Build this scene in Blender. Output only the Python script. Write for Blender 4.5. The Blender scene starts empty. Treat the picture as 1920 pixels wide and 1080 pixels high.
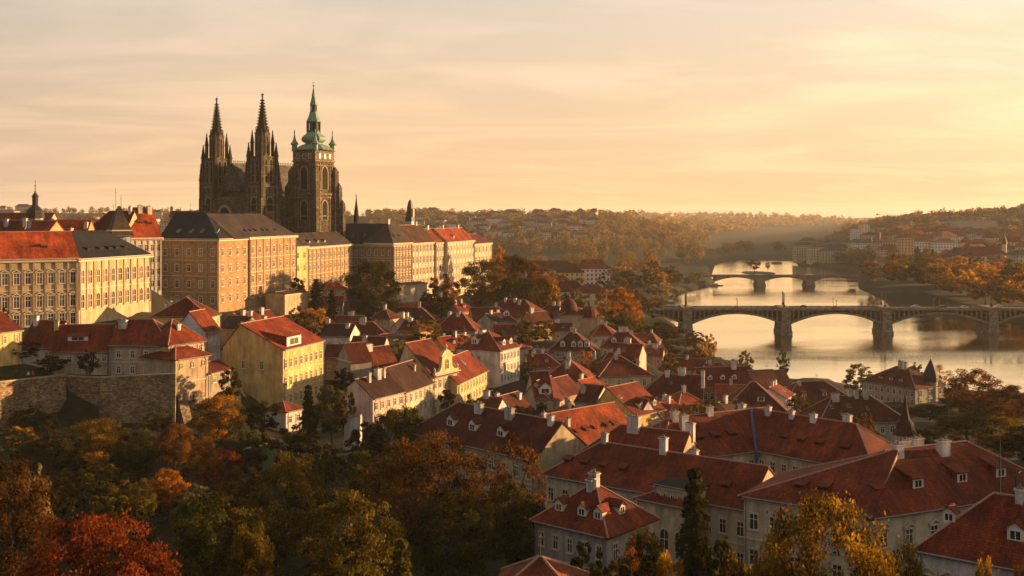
import bpy, math, random
import numpy as np
from mathutils import Vector
R = math.radians
random.seed(7)
scene = bpy.context.scene
COL = scene.collection
F, YH, HC = 2059.0, 400.0, 65.0      # focal length in photo pixels, horizon row, eye height above the river

# ---------------------------------------------------------------- camera
cam = bpy.data.cameras.new('camera'); cam.sensor_width = 36; cam.lens = 36 * F / 1920
cam.shift_y = -(540 - YH) / 1920; cam.clip_start = 1; cam.clip_end = 30000
cam_o = bpy.data.objects.new('camera', cam); COL.objects.link(cam_o)
cam_o.location = (0, 0, HC); cam_o.rotation_euler = (math.pi / 2, 0, 0)
scene.camera = cam_o
# ---------------------------------------------------------------- sky, sun, exposure
SUN_AZ, SUN_EL = R(69), R(6.3)
SUN = Vector((math.sin(SUN_AZ) * math.cos(SUN_EL), math.cos(SUN_AZ) * math.cos(SUN_EL), math.sin(SUN_EL)))
scene.view_settings.view_transform = 'Standard'; scene.view_settings.look = 'None'
scene.view_settings.exposure = 1.55; scene.view_settings.gamma = 1
scene.cycles.use_denoising = True
scene.cycles.max_bounces = 5; scene.cycles.diffuse_bounces = 2; scene.cycles.glossy_bounces = 2
scene.cycles.transmission_bounces = 2; scene.cycles.volume_bounces = 0; scene.cycles.transparent_max_bounces = 4
scene.cycles.caustics_reflective = False; scene.cycles.caustics_refractive = False


class NT:
    """small helper round a node tree"""
    def __init__(s, nt): s.t = nt
    def n(s, typ, **kw):
        x = s.t.nodes.new('ShaderNode' + typ)
        for k, v in kw.items():
            if k.startswith('i_'):
                key = k[2:]; key = int(key) if key.isdigit() else key.replace('_', ' ')
                x.inputs[key].default_value = v
            else: setattr(x, k, v)
        return x
    def l(s, a, b): s.t.links.new(a, b)
    def math(s, op, a, b=None):
        x = s.t.nodes.new('ShaderNodeMath'); x.operation = op
        for i, q in enumerate((a, b)):
            if q is None: continue
            if isinstance(q, (int, float)): x.inputs[i].default_value = q
            else: s.l(q, x.inputs[i])
        return x.outputs[0]
    def mix(s, fac, a, b, blend='MIX'):
        x = s.t.nodes.new('ShaderNodeMix'); x.data_type = 'RGBA'; x.blend_type = blend
        for i, q in ((0, fac), (6, a), (7, b)):
            if isinstance(q, (int, float)): x.inputs[i].default_value = q
            elif isinstance(q, tuple): x.inputs[i].default_value = (*q, 1) if len(q) == 3 else q
            else: s.l(q, x.inputs[i])
        return x.outputs[2]
    def ramp(s, fac, stops):
        x = s.t.nodes.new('ShaderNodeValToRGB'); e = x.color_ramp.elements
        for i, (p, c) in enumerate(stops):
            el = e[i] if i < 2 else e.new(p)
            el.position = p; el.color = (*c, 1) if len(c) == 3 else c
        s.l(fac, x.inputs[0]); return x.outputs[0]


world = bpy.data.worlds.new('World'); scene.world = world; world.use_nodes = True
w = NT(world.node_tree); bg = world.node_tree.nodes['Background']
sky = w.n('TexSky', sky_type='NISHITA', sun_disc=False, sun_elevation=SUN_EL, sun_rotation=SUN_AZ,
          air_density=1.6, dust_density=3.0, ozone_density=0.6, altitude=200)
tc = w.n('TexCoord')
# thin warm veil of high cloud over the clear sky, brighter towards the sun
dot = w.n('VectorMath', operation='DOT_PRODUCT'); w.l(tc.outputs['Generated'], dot.inputs[0]); dot.inputs[1].default_value = SUN
glow = w.math('POWER', w.math('MAXIMUM', dot.outputs['Value'], 0.0), 3.5)
sep = w.n('SeparateXYZ'); w.l(tc.outputs['Generated'], sep.inputs[0])
elev = w.math('MAXIMUM', sep.outputs['Z'], 0.0)
# cloud sheet on a plane overhead: project the direction
den = w.math('ADD', elev, 0.06)
cx = w.math('DIVIDE', sep.outputs['X'], den); cy = w.math('DIVIDE', sep.outputs['Y'], den)
cmb = w.n('CombineXYZ'); w.l(cx, cmb.inputs[0]); w.l(cy, cmb.inputs[1])
mp = w.n('Mapping', i_Rotation=(0, 0, R(35)), i_Scale=(0.30, 0.42, 1)); w.l(cmb.outputs[0], mp.inputs[0])
nz = w.n('TexNoise', i_Scale=1.1, i_Detail=9.0, i_Roughness=0.6, i_Distortion=1.6); w.l(mp.outputs[0], nz.inputs[0])
wisp = w.ramp(nz.outputs[0], [(0.44, (0, 0, 0)), (0.64, (1, 1, 1))])
elr = w.n('MapRange', i_From_Min=0.0, i_From_Max=0.24); w.l(elev, elr.inputs[0])
low = w.mix(glow, (3.45, 2.1, 1.05), (5.7, 3.7, 1.9))
glow2 = w.math('POWER', w.math('MAXIMUM', dot.outputs['Value'], 0.0), 2.0)
high = w.mix(glow2, (2.25, 2.06, 1.86), (4.2, 3.55, 2.75))
veil0 = w.mix(elr.outputs[0], low, high)
upr = w.n('MapRange', i_From_Min=0.3, i_From_Max=0.6); w.l(elev, upr.inputs[0])      # clearer, darker sky overhead
bk = w.n('MapRange', i_From_Min=0.15, i_From_Max=-0.5); w.l(dot.outputs['Value'], bk.inputs[0])
veil = w.mix(w.math('MAXIMUM', upr.outputs[0], bk.outputs[0]), veil0, (1.35, 1.3, 1.3))
veil2 = w.mix(w.math('MULTIPLY', wisp, 0.7), veil, w.mix(1.0, veil, (1.3, 1.25, 1.19), 'MULTIPLY'))
skyc = w.mix(0.92, sky.outputs[0], veil2)
w.l(skyc, bg.inputs[0]); bg.inputs[1].default_value = 0.1

sun_d = bpy.data.lights.new('sun', 'SUN'); sun_d.energy = 5.0; sun_d.angle = R(0.6); sun_d.color = (1.0, 0.585, 0.255)
sun_o = bpy.data.objects.new('sun', sun_d); COL.objects.link(sun_o)
sun_o.rotation_euler = (-SUN).to_track_quat('-Z', 'Y').to_euler()


# ---------------------------------------------------------------- helpers
def W(px, D): return ((px - 960) / F * D, D)
def Z(py, D): return HC - (py - YH) / F * D
def v2(a): return np.array(a[:2], float)


def tag(o, label=None, cat=None, group=None, kind=None):
    if label: o['label'] = label
    if cat: o['category'] = cat
    if group: o['group'] = group
    if kind: o['kind'] = kind
    return o


def link(name, data, parent=None, loc=None, rz=0.0):
    o = bpy.data.objects.new(name, data); COL.objects.link(o)
    if parent: o.parent = parent
    if loc is not None: o.location = loc
    if rz: o.rotation_euler = (0, 0, rz)
    return o


def empty(name, loc, label, cat, group=None):
    return tag(link(name, None, None, loc), label, cat, group)


class MB:
    """collects faces; build() makes one mesh object with metre UVs"""
    def __init__(s): s.f = []; s.m = []
    def poly(s, pts, m=0): s.f.append([tuple(map(float, p)) for p in pts]); s.m.append(m)
    def box(s, c, d, L, T, z0, z1, m=0, top=None):
        """oriented box: plan centre c, unit direction d, length L along d, width T across; top = (scaleL, scaleT)"""
        c = v2(c); d = v2(d); n = np.array((d[1], -d[0])); tl, tt = top or (1, 1)
        def ring(l, t, z): return [(*(c + d * l * a / 2 + n * t * b / 2), z) for a, b in ((-1, 1), (1, 1), (1, -1), (-1, -1))]
        a, b = ring(L, T, z0), ring(L * tl, T * tt, z1)
        for i in range(4):
            j = (i + 1) % 4; s.poly((a[i], a[j], b[j], b[i]), m)
        s.poly(b, m); s.poly(a[::-1], m)
    def prism(s, pts, z0, z1, m=0):
        n = len(pts)
        for i in range(n):
            a, b = pts[i], pts[(i + 1) % n]
            s.poly(((*a, z0), (*b, z0), (*b, z1), (*a, z1)), m)
        s.poly([(*p, z1) for p in pts], m); s.poly([(*p, z0) for p in pts][::-1], m)
    def lathe(s, c, prof, n=8, m=0, rot=0.0, mats=None):
        rings = [[(c[0] + r * math.cos(rot + 2 * math.pi * k / n), c[1] + r * math.sin(rot + 2 * math.pi * k / n), z) for k in range(n)] for r, z in prof]
        for i in range(len(rings) - 1):
            mm = mats[i] if mats else m
            for k in range(n):
                q = (k + 1) % n
                s.poly((rings[i][k], rings[i][q], rings[i + 1][q], rings[i + 1][k]), mm)
        s.poly(rings[-1], mats[-1] if mats else m); s.poly(rings[0][::-1], m)
    def tube(s, pts, rad, n=6, m=0):
        pts = [np.array(p, float) for p in pts]; rings = []
        for i, p in enumerate(pts):
            t = pts[min(i + 1, len(pts) - 1)] - pts[max(i - 1, 0)]; t /= np.linalg.norm(t) + 1e-9
            u = np.cross(t, (0.31, 0.2, 0.93) if abs(t[2]) < .9 else (1, 0, 0)); u /= np.linalg.norm(u); q = np.cross(t, u)
            rings.append([p + rad[i] * (u * math.cos(2 * math.pi * k / n) + q * math.sin(2 * math.pi * k / n)) for k in range(n)])
        for i in range(len(rings) - 1):
            for k in range(n):
                j = (k + 1) % n; s.poly((rings[i][k], rings[i][j], rings[i + 1][j], rings[i + 1][k]), m)
        s.poly(rings[-1], m)
    def slab(s, tops, t, m=0, edge=None):
        """roof faces (lists of points) made solid by a vertical thickness t"""
        cnt = {}
        key = lambda p: tuple(round(float(q), 3) for q in p)
        for f in tops:
            for i in range(len(f)):
                a, b = key(f[i]), key(f[(i + 1) % len(f)])
                cnt[(a, b)] = cnt.get((a, b), 0) + 1
        dn = lambda p: (p[0], p[1], p[2] - t)
        for f in tops:
            s.poly(f, m); s.poly([dn(p) for p in f][::-1], m)
            for i in range(len(f)):
                a, b = f[i], f[(i + 1) % len(f)]
                if (key(b), key(a)) not in cnt: s.poly((dn(a), dn(b), b, a), m if edge is None else edge)
    def build(s, name, mats, parent=None, loc=None, smooth=False, mesh_only=False):
        off = np.array(loc if loc is not None else (parent_loc(parent) if parent else (0, 0, 0)), float)
        vi, V, FA = {}, [], []
        uv = []
        for f in s.f:
            p = [np.array(q) for q in f]
            nrm = np.zeros(3)
            for i in range(len(p)): nrm += np.cross(p[i] - p[0], p[(i + 1) % len(p)] - p[0])
            ln = np.linalg.norm(nrm); nrm = nrm / ln if ln > 1e-12 else np.array((0, 0, 1.0))
            if abs(nrm[2]) > .98: tu, tv = np.array((1., 0, 0)), np.array((0, 1., 0))
            else:
                tu = np.cross((0, 0, 1), nrm); tu /= np.linalg.norm(tu); tv = np.cross(nrm, tu)
            ids = []
            for q in p:
                k = (round(q[0], 3), round(q[1], 3), round(q[2], 3))
                if k not in vi: vi[k] = len(V); V.append(tuple(q - off))
                ids.append(vi[k]); uv.append((q @ tu, q @ tv))
            if len(set(ids)) < len(ids):
                del uv[-len(ids):]; keep = []
                for q, k in zip(p, ids):
                    if k not in keep: keep.append(k); uv.append((q @ tu, q @ tv))
                if len(keep) < 3: del uv[-len(keep):]; FA.append(None); continue
                ids = keep
            FA.append(ids)
        me = bpy.data.meshes.new(name)
        ok = [i for i, q in enumerate(FA) if q]
        me.from_pydata(V, [], [FA[i] for i in ok])
        ul = me.uv_layers.new(name='UVMap')
        ul.data.foreach_set('uv', np.array(uv, np.float32).ravel())
        for m in (mats if isinstance(mats, (list, tuple)) else [mats]): me.materials.append(m)
        me.polygons.foreach_set('material_index', [s.m[i] for i in ok])
        if smooth: me.polygons.foreach_set('use_smooth', [True] * len(ok))
        me.update()
        if mesh_only: return me
        o = link(name, me, parent)
        if parent is None: o.location = off
        return o


def parent_loc(p):
    l = Vector((0, 0, 0))
    while p: l = l + p.location; p = p.parent
    return tuple(l)


# ---------------------------------------------------------------- materials
MATS = {}


def mat_base(name):
    m = bpy.data.materials.new(name); m.use_nodes = True
    t = NT(m.node_tree); b = m.node_tree.nodes['Principled BSDF']
    return m, t, b


def plaster(c, key=None, dirt=0.35):
    k = ('plaster', c, dirt)
    if k in MATS: return MATS[k]
    m, t, b = mat_base('plaster')
    g = t.n('NewGeometry')
    n1 = t.n('TexNoise', i_Scale=0.33, i_Detail=6.0, i_Roughness=0.65); t.l(g.outputs['Position'], n1.inputs[0])
    mp = t.n('Mapping', i_Scale=(1.1, 1.1, 0.16)); t.l(g.outputs['Position'], mp.inputs[0])
    n2 = t.n('TexNoise', i_Scale=1.0, i_Detail=5.0, i_Roughness=0.6); t.l(mp.outputs[0], n2.inputs[0])
    n3 = t.n('TexNoise', i_Scale=6.0, i_Detail=3.0); t.l(g.outputs['Position'], n3.inputs[0])
    a = t.ramp(n1.outputs[0], [(0.32, (1 - dirt,) * 3), (0.62, (1.05,) * 3)])
    d = t.ramp(n2.outputs[0], [(0.34, (1 - dirt * .9, 1 - dirt, 1 - dirt)), (0.58, (1.03,) * 3)])
    e = t.ramp(n3.outputs[0], [(0.3, (0.88,) * 3), (0.7, (1.07,) * 3)])
    x = t.mix(1, t.mix(1, t.mix(1, c, a, 'MULTIPLY'), d, 'MULTIPLY'), e, 'MULTIPLY')
    t.l(x, b.inputs['Base Color']); b.inputs['Roughness'].default_value = 0.92; b.inputs['Specular IOR Level'].default_value = .2
    bp = t.n('Bump', i_Strength=0.25, i_Distance=0.05); t.l(n3.outputs[0], bp.inputs['Height']); t.l(bp.outputs[0], b.inputs['Normal'])
    MATS[k] = m; return m


def tiles(c, row=0.32, key='tile', vary=0.6, rough=0.78):
    k = (key, c, row)
    if k in MATS: return MATS[k]
    m, t, b = mat_base('roof_tiles')
    u = t.n('UVMap'); g = t.n('NewGeometry')
    br = t.n('TexBrick', i_Scale=1.0, i_Mortar_Size=0.028, i_Mortar_Smooth=0.4, i_Bias=0.0, i_Brick_Width=0.24, i_Row_Height=row)
    br.inputs['Color1'].default_value = (0.78, 0.74, 0.72, 1); br.inputs['Color2'].default_value = (1.15, 1.15, 1.15, 1); br.inputs['Mortar'].default_value = (0.5, 0.46, 0.45, 1)
    t.l(u.outputs[0], br.inputs['Vector'])
    n1 = t.n('TexNoise', i_Scale=0.42, i_Detail=8.0, i_Roughness=0.7); t.l(g.outputs['Position'], n1.inputs[0])
    n2 = t.n('TexNoise', i_Scale=2.6, i_Detail=5.0, i_Roughness=0.7); t.l(g.outputs['Position'], n2.inputs[0])
    a = t.ramp(n1.outputs[0], [(0.3, (1 - vary, 1 - vary * .9, 1 - vary * .8)), (0.66, (1.18, 1.12, 1.1))])
    a2 = t.ramp(n2.outputs[0], [(0.34, (0.72,) * 3), (0.66, (1.2,) * 3)])
    m4 = t.n('Mapping', i_Scale=(1.4, .16, 1)); t.l(u.outputs[0], m4.inputs[0]); n4 = t.n('TexNoise', i_Scale=1.0, i_Detail=6.0, i_Roughness=.7); t.l(m4.outputs[0], n4.inputs[0])
    a4 = t.ramp(n4.outputs[0], [(0.36, (.62, .64, .66)), (0.6, (1.1,) * 3)])
    n5 = t.n('TexNoise', i_Scale=.16, i_Detail=3.0, i_Roughness=.5); t.l(g.outputs['Position'], n5.inputs[0])
    a5 = t.ramp(n5.outputs[0], [(0.42, (.82, .82, .85)), (0.5, (1, 1, 1)), (0.58, (1.25, 1.32, 1.3))])
    a = t.mix(1, t.mix(1, a, a4, 'MULTIPLY'), a5, 'MULTIPLY')
    oi = t.n('ObjectInfo')
    r = t.n('MapRange', i_To_Min=0.8, i_To_Max=1.2); t.l(oi.outputs['Random'], r.inputs[0])
    hs = t.n('HueSaturation', i_Saturation=1.0, i_Color=(*c, 1)); t.l(r.outputs[0], hs.inputs['Value'])
    x = t.mix(1, t.mix(1, t.mix(1, hs.outputs[0], a, 'MULTIPLY'), a2, 'MULTIPLY'), br.outputs['Color'], 'MULTIPLY')
    t.l(x, b.inputs['Base Color']); b.inputs['Roughness'].default_value = rough; b.inputs['Specular IOR Level'].default_value = .12
    bp = t.n('Bump', i_Strength=0.6, i_Distance=0.06); t.l(br.outputs['Fac'], bp.inputs['Height']); bp.invert = True; t.l(bp.outputs[0], b.inputs['Normal'])
    MATS[k] = m; return m


def stone(c, bw=1.1, rh=0.5, mort=0.03, vary=0.4, dark=0.55, key='stone'):
    k = (key, c, bw, rh, vary)
    if k in MATS: return MATS[k]
    m, t, b = mat_base('stone')
    u = t.n('UVMap'); g = t.n('NewGeometry')
    br = t.n('TexBrick', i_Scale=1.0, i_Mortar_Size=mort, i_Mortar_Smooth=0.2, i_Brick_Width=bw, i_Row_Height=rh)
    br.inputs['Color1'].default_value = (1 - vary, 1 - vary, 1 - vary, 1); br.inputs['Color2'].default_value = (1.1 + vary * .3,) * 3 + (1,); br.inputs['Mortar'].default_value = (dark, dark, dark, 1)
    t.l(u.outputs[0], br.inputs['Vector'])
    n1 = t.n('TexNoise', i_Scale=0.3, i_Detail=7.0, i_Roughness=0.7); t.l(g.outputs['Position'], n1.inputs[0])
    n2 = t.n('TexNoise', i_Scale=2.4, i_Detail=6.0, i_Roughness=0.7); t.l(g.outputs['Position'], n2.inputs[0])
    a = t.ramp(n1.outputs[0], [(0.33, (1 - vary,) * 3), (0.64, (1.12, 1.1, 1.05))])
    a2 = t.ramp(n2.outputs[0], [(0.32, (0.72,) * 3), (0.66, (1.18,) * 3)])
    x = t.mix(1, t.mix(1, t.mix(1, c, a, 'MULTIPLY'), a2, 'MULTIPLY'), br.outputs['Color'], 'MULTIPLY')
    t.l(x, b.inputs['Base Color']); b.inputs['Roughness'].default_value = 0.93; b.inputs['Specular IOR Level'].default_value = .15
    bp = t.n('Bump', i_Strength=0.6, i_Distance=0.12); t.l(n2.outputs[0], bp.inputs['Height']); t.l(bp.outputs[0], b.inputs['Normal'])
    MATS[k] = m; return m


def flat(name, c, rough=0.8, metal=0.0, spec=.3, noise=0.25, scale=1.5):
    k = (name, c)
    if k in MATS: return MATS[k]
    m, t, b = mat_base(name)
    g = t.n('NewGeometry'); n1 = t.n('TexNoise', i_Scale=scale, i_Detail=5.0, i_Roughness=.65); t.l(g.outputs['Position'], n1.inputs[0])
    a = t.ramp(n1.outputs[0], [(0.3, (1 - noise,) * 3), (0.7, (1 + noise * .5,) * 3)])
    t.l(t.mix(1, c, a, 'MULTIPLY'), b.inputs['Base Color'])
    b.inputs['Roughness'].default_value = rough; b.inputs['Metallic'].default_value = metal; b.inputs['Specular IOR Level'].default_value = spec
    MATS[k] = m; return m


def make_pane():
    m, t, b = mat_base('window_glass')
    oi = t.n('ObjectInfo')
    c = t.ramp(oi.outputs['Random'], [(0.0, (0.012, 0.012, 0.014)), (0.55, (0.03, 0.028, 0.026)), (0.8, (0.11, 0.09, 0.07)), (1.0, (0.02, 0.02, 0.02))])
    t.l(c, b.inputs['Base Color']); b.inputs['Roughness'].default_value = 0.12; b.inputs['Specular IOR Level'].default_value = .5
    return m


PANE = make_pane()
GO_TRIM = flat('carved_stone', (0.26, 0.20, 0.14), .9, noise=.5); GO_DARK = flat('dark_tracery', (0.05, 0.04, 0.03), .9)
PANE_G = flat('leaded_glass', (0.012, 0.011, 0.010), .7, spec=.04)
OPENING_SHADE = flat('opening_shade', (0.01, 0.009, 0.008), .9)  # near-black colour stands in for the shade inside openings
WHITE = flat('white_paint', (0.62, 0.58, 0.52), .6)
TRIM = flat('stucco_trim', (0.50, 0.41, 0.29), .9)
PALTRIM = flat('palace_trim', (0.30, 0.21, 0.12), .9, noise=.4); TRIM_GREY = flat('grey_trim', (0.40, 0.36, 0.31), .9)
CHIM = plaster((0.62, 0.57, 0.52), dirt=.5)
CHIM_Y = plaster((0.55, 0.40, 0.20), dirt=.35)
CAPM = flat('chimney_cap', (0.16, 0.12, 0.10), .9)
MORTAR = flat('ridge_mortar', (0.36, 0.19, 0.14), .9, noise=.5, scale=4)
IRON = flat('dark_iron', (0.02, 0.018, 0.016), .6)
GOLD = flat('gilding', (0.6, 0.30, 0.08), .35, metal=1.0)
COPPER = flat('green_copper', (0.16, 0.25, 0.17), .65, noise=.5, scale=.8)
COPPER_D = flat('dark_copper', (0.045, 0.05, 0.028), .6, noise=.5)
BARK = flat('bark', (0.045, 0.032, 0.022), .95, noise=.5, scale=3)
LEAD = flat('sheet_metal', (0.16, 0.16, 0.165), .5, noise=.3)
WALLC = {
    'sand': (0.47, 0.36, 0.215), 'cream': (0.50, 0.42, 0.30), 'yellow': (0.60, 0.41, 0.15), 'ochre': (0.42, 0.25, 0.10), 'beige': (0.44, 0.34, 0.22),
    'white': (0.58, 0.54, 0.50), 'grey': (0.36, 0.32, 0.27), 'pink': (0.58, 0.43, 0.36), 'peach': (0.52, 0.33, 0.17), 'dusty': (0.30, 0.24, 0.18), 'old': (0.38, 0.29, 0.19),
}
ROOFC = {
    'red': (0.19, 0.033, 0.012), 'bright': (0.32, 0.055, 0.014), 'dark': (0.12, 0.025, 0.011), 'brown': (0.07, 0.030, 0.017),
    'slate': (0.016, 0.015, 0.0145), 'brownslate': (0.058, 0.040, 0.030), 'rust': (0.20, 0.042, 0.015),
}
def wallm(c):
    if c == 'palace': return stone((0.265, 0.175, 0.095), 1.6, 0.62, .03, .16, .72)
    if c == 'rubble': return stone((0.20, 0.155, 0.11), 0.7, 0.34, .05, .55, .5)
    if c == 'darkstone': return stone((0.26, 0.20, 0.14), 0.9, 0.45, .04, .4, .55)
    return plaster(WALLC[c])
def roofm(c): return tiles(ROOFC[c], row=.3 if 'slate' not in c else .25, key=c, rough=.78 if 'slate' not in c else .6)


# ---------------------------------------------------------------- windows
WIN = {}


def arch_pts(w_, h, k=6, pointed=False):
    pts = [(-w_ / 2, 0), (w_ / 2, 0)]
    if pointed:
        hs = h - w_ * .85
        for i in range(k + 1):
            a = i / k; pts.append((w_ / 2 * math.cos(a * math.pi / 2) ** 1.0, hs + w_ * .85 * math.sin(a * math.pi / 2)))
        for i in range(k - 1, -1, -1):
            a = i / k; pts.append((-w_ / 2 * math.cos(a * math.pi / 2), hs + w_ * .85 * math.sin(a * math.pi / 2)))
    else:
        hs = h - w_ / 2
        for i in range(2 * k + 1):
            a = math.pi * i / (2 * k); pts.append((w_ / 2 * math.cos(a), hs + w_ / 2 * math.sin(a)))
    return pts


def win_mesh(w_, h, kind, split):
    """local: x along the wall, -y outwards, z up from the bottom; kind n plain, p pediment, a arched, g gothic, s simple"""
    key = (round(w_, 2), round(h, 2), kind, split)
    if key in WIN: return WIN[key]
    fr, pn = MB(), MB()
    def bar(x0, x1, z0, z1, dep, m, mb=fr): mb.box(((x0 + x1) / 2, -dep / 2), (1, 0), x1 - x0, dep, z0, z1, m)
    tgt = pn if split else fr
    if kind in 'ag':
        pts = arch_pts(w_, h, 5, kind == 'g'); o = [(x * 1.28, z if z == 0 else z * 1.0 + (.14 * w_ if z > h * .6 else 0)) for x, z in pts]
        tgt.poly([(x, -.03, z) for x, z in pts], 0 if split else 2)
        for i in range(1, len(pts)):
            j = (i + 1) % len(pts)
            if j == 1 or j == 0 and i == 0: continue
            a, b, c, d = pts[i], pts[j], o[j], o[i]
            fr.poly([(a[0], -.14, a[1]), (b[0], -.14, b[1]), (c[0], -.14, c[1]), (d[0], -.14, d[1])][::-1], 0)
            fr.poly([(a[0], -.14, a[1]), (b[0], -.14, b[1]), (b[0], 0, b[1]), (a[0], 0, a[1])], 0)
            fr.poly([(d[0], -.14, d[1]), (c[0], -.14, c[1]), (c[0], 0, c[1]), (d[0], 0, d[1])], 0)
        bar(-.04, .04, 0, h * .95, .07, 1); bar(-w_ / 2, w_ / 2, h * .5, h * .5 + .08, .07, 1)
    else:
        tgt.poly([(-w_ / 2, -.03, 0), (w_ / 2, -.03, 0), (w_ / 2, -.03, h), (-w_ / 2, -.03, h)], 0 if split else 2)
        t = .13
        bar(-w_ / 2 - t, -w_ / 2, 0, h, .11, 0); bar(w_ / 2, w_ / 2 + t, 0, h, .11, 0); bar(-w_ / 2 - t, w_ / 2 + t, h, h + t * 1.4, .13, 0)
        f = .075
        bar(-w_ / 2, -w_ / 2 + f, 0, h, .06, 1); bar(w_ / 2 - f, w_ / 2, 0, h, .06, 1); bar(-w_ / 2 + f, w_ / 2 - f, h - f, h, .06, 1); bar(-w_ / 2 + f, w_ / 2 - f, 0, f, .06, 1)
        bar(-f / 2, f / 2, f, h - f, .055, 1); bar(-w_ / 2 + f, w_ / 2 - f, h * .64, h * .64 + f, .058, 1)
        if kind == 'p':
            z = h + .35
            for q in (-1, 1):
                fr.poly([(q * (w_ / 2 + .35), -.3, z), (0, -.3, z + .55), (0, -.3, z + .3), (q * (w_ / 2 + .35), -.3, z - .18)], 0)
                fr.poly([(q * (w_ / 2 + .35), -.3, z), (0, -.3, z + .55), (0, 0, z + .55), (q * (w_ / 2 + .35), 0, z)], 0)
            bar(-w_ / 2 - .35, w_ / 2 + .35, z - .3, z - .14, .28, 0)
    bar(-w_ / 2 - .2, w_ / 2 + .2, -.14, 0, .2, 0)
    a = fr.build('window', [GO_TRIM, GO_DARK, PANE_G] if kind == 'g' else [TRIM, WHITE, PANE], mesh_only=True)
    b = pn.build('pane', [PANE], mesh_only=True) if split else None
    WIN[key] = (a, b); return WIN[key]


def put_window(parent, P, d, z, w_, h, kind, split=False, name='window'):
    a, b = win_mesh(w_, h, kind, split)
    pl = parent_loc(parent)
    o = link(name, a, parent, (P[0] - pl[0], P[1] - pl[1], z - pl[2]), math.atan2(d[1], d[0]))
    if b: link('pane', b, o)
    return o


def win_row(parent, P, Q, ze, spec, split):
    """spec: (n, [offsets below the eave to window centres], w, h, kind, [margin])"""
    n, offs, w_, h, kind = spec[:5]; mg = spec[5] if len(spec) > 5 else None
    L = np.linalg.norm(Q - P); d = (Q - P) / L
    st = L / n if mg is None else (L - 2 * mg) / max(n - 1, 1)
    for off in offs:
        for i in range(n):
            t = (i + .5) * st if mg is None else mg + i * st
            put_window(parent, P + d * t, d, ze - off - h / 2, w_, h, kind, split)


# ---------------------------------------------------------------- houses (specs first: the ground is fitted to them)
HOUSES, CP = [], []


def wing(a, b, w, h, r, t='hh', F_=None, L=None, B=None, ch=(), dm=(), rc=.5, wall=None, roof=None, cp=True, hl=None, sk=0.0, ov=.5, zb=None, s0=0.0, ext=0.0, ext1=0.0):
    """front line a -> b given as (photo column, eave row, depth); w depth back; h wall height; r roof rise; t roof ends g/h (or f: gable to the front)"""
    D0 = a[2]; D1 = b[2] if len(b) > 2 else D0 * (a[1] - YH) / (b[1] - YH)
    P0, P1 = v2(W(a[0], D0)), v2(W(b[0], D1)); ze = Z(a[1], D0); P0 = P0 + (P1 - P0) / np.linalg.norm(P1 - P0) * s0
    g = dict(P0=P0, P1=P1, w=w, ze=ze, zb=ze - h if zb is None else zb, r=r, t=t, F=F_, L=L, B=B, ch=ch, dm=dm, rc=rc, wall=wall, roof=roof, hl=hl, ov=ov, ext=ext, ext1=ext1)
    d = (P1 - P0) / np.linalg.norm(P1 - P0); n = np.array((d[1], -d[0])); g['d'], g['n'] = d, n
    if cp:
        for q in (0, .5, 1):
            p = P0 + (P1 - P0) * q
            CP.append((*(p + n * 1.5), g['zb'])); CP.append((*(p - n * w), g['zb']))
    return g


def house(label, wall, roof, *wings, name='town_house', cat='house', group=None, split=False, cornice=True, trim=None):
    HOUSES.append(dict(label=label, wall=wall, roof=roof, wings=wings, name=name, cat=cat, group=group, split=split, cornice=cornice, trim=trim))


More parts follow.
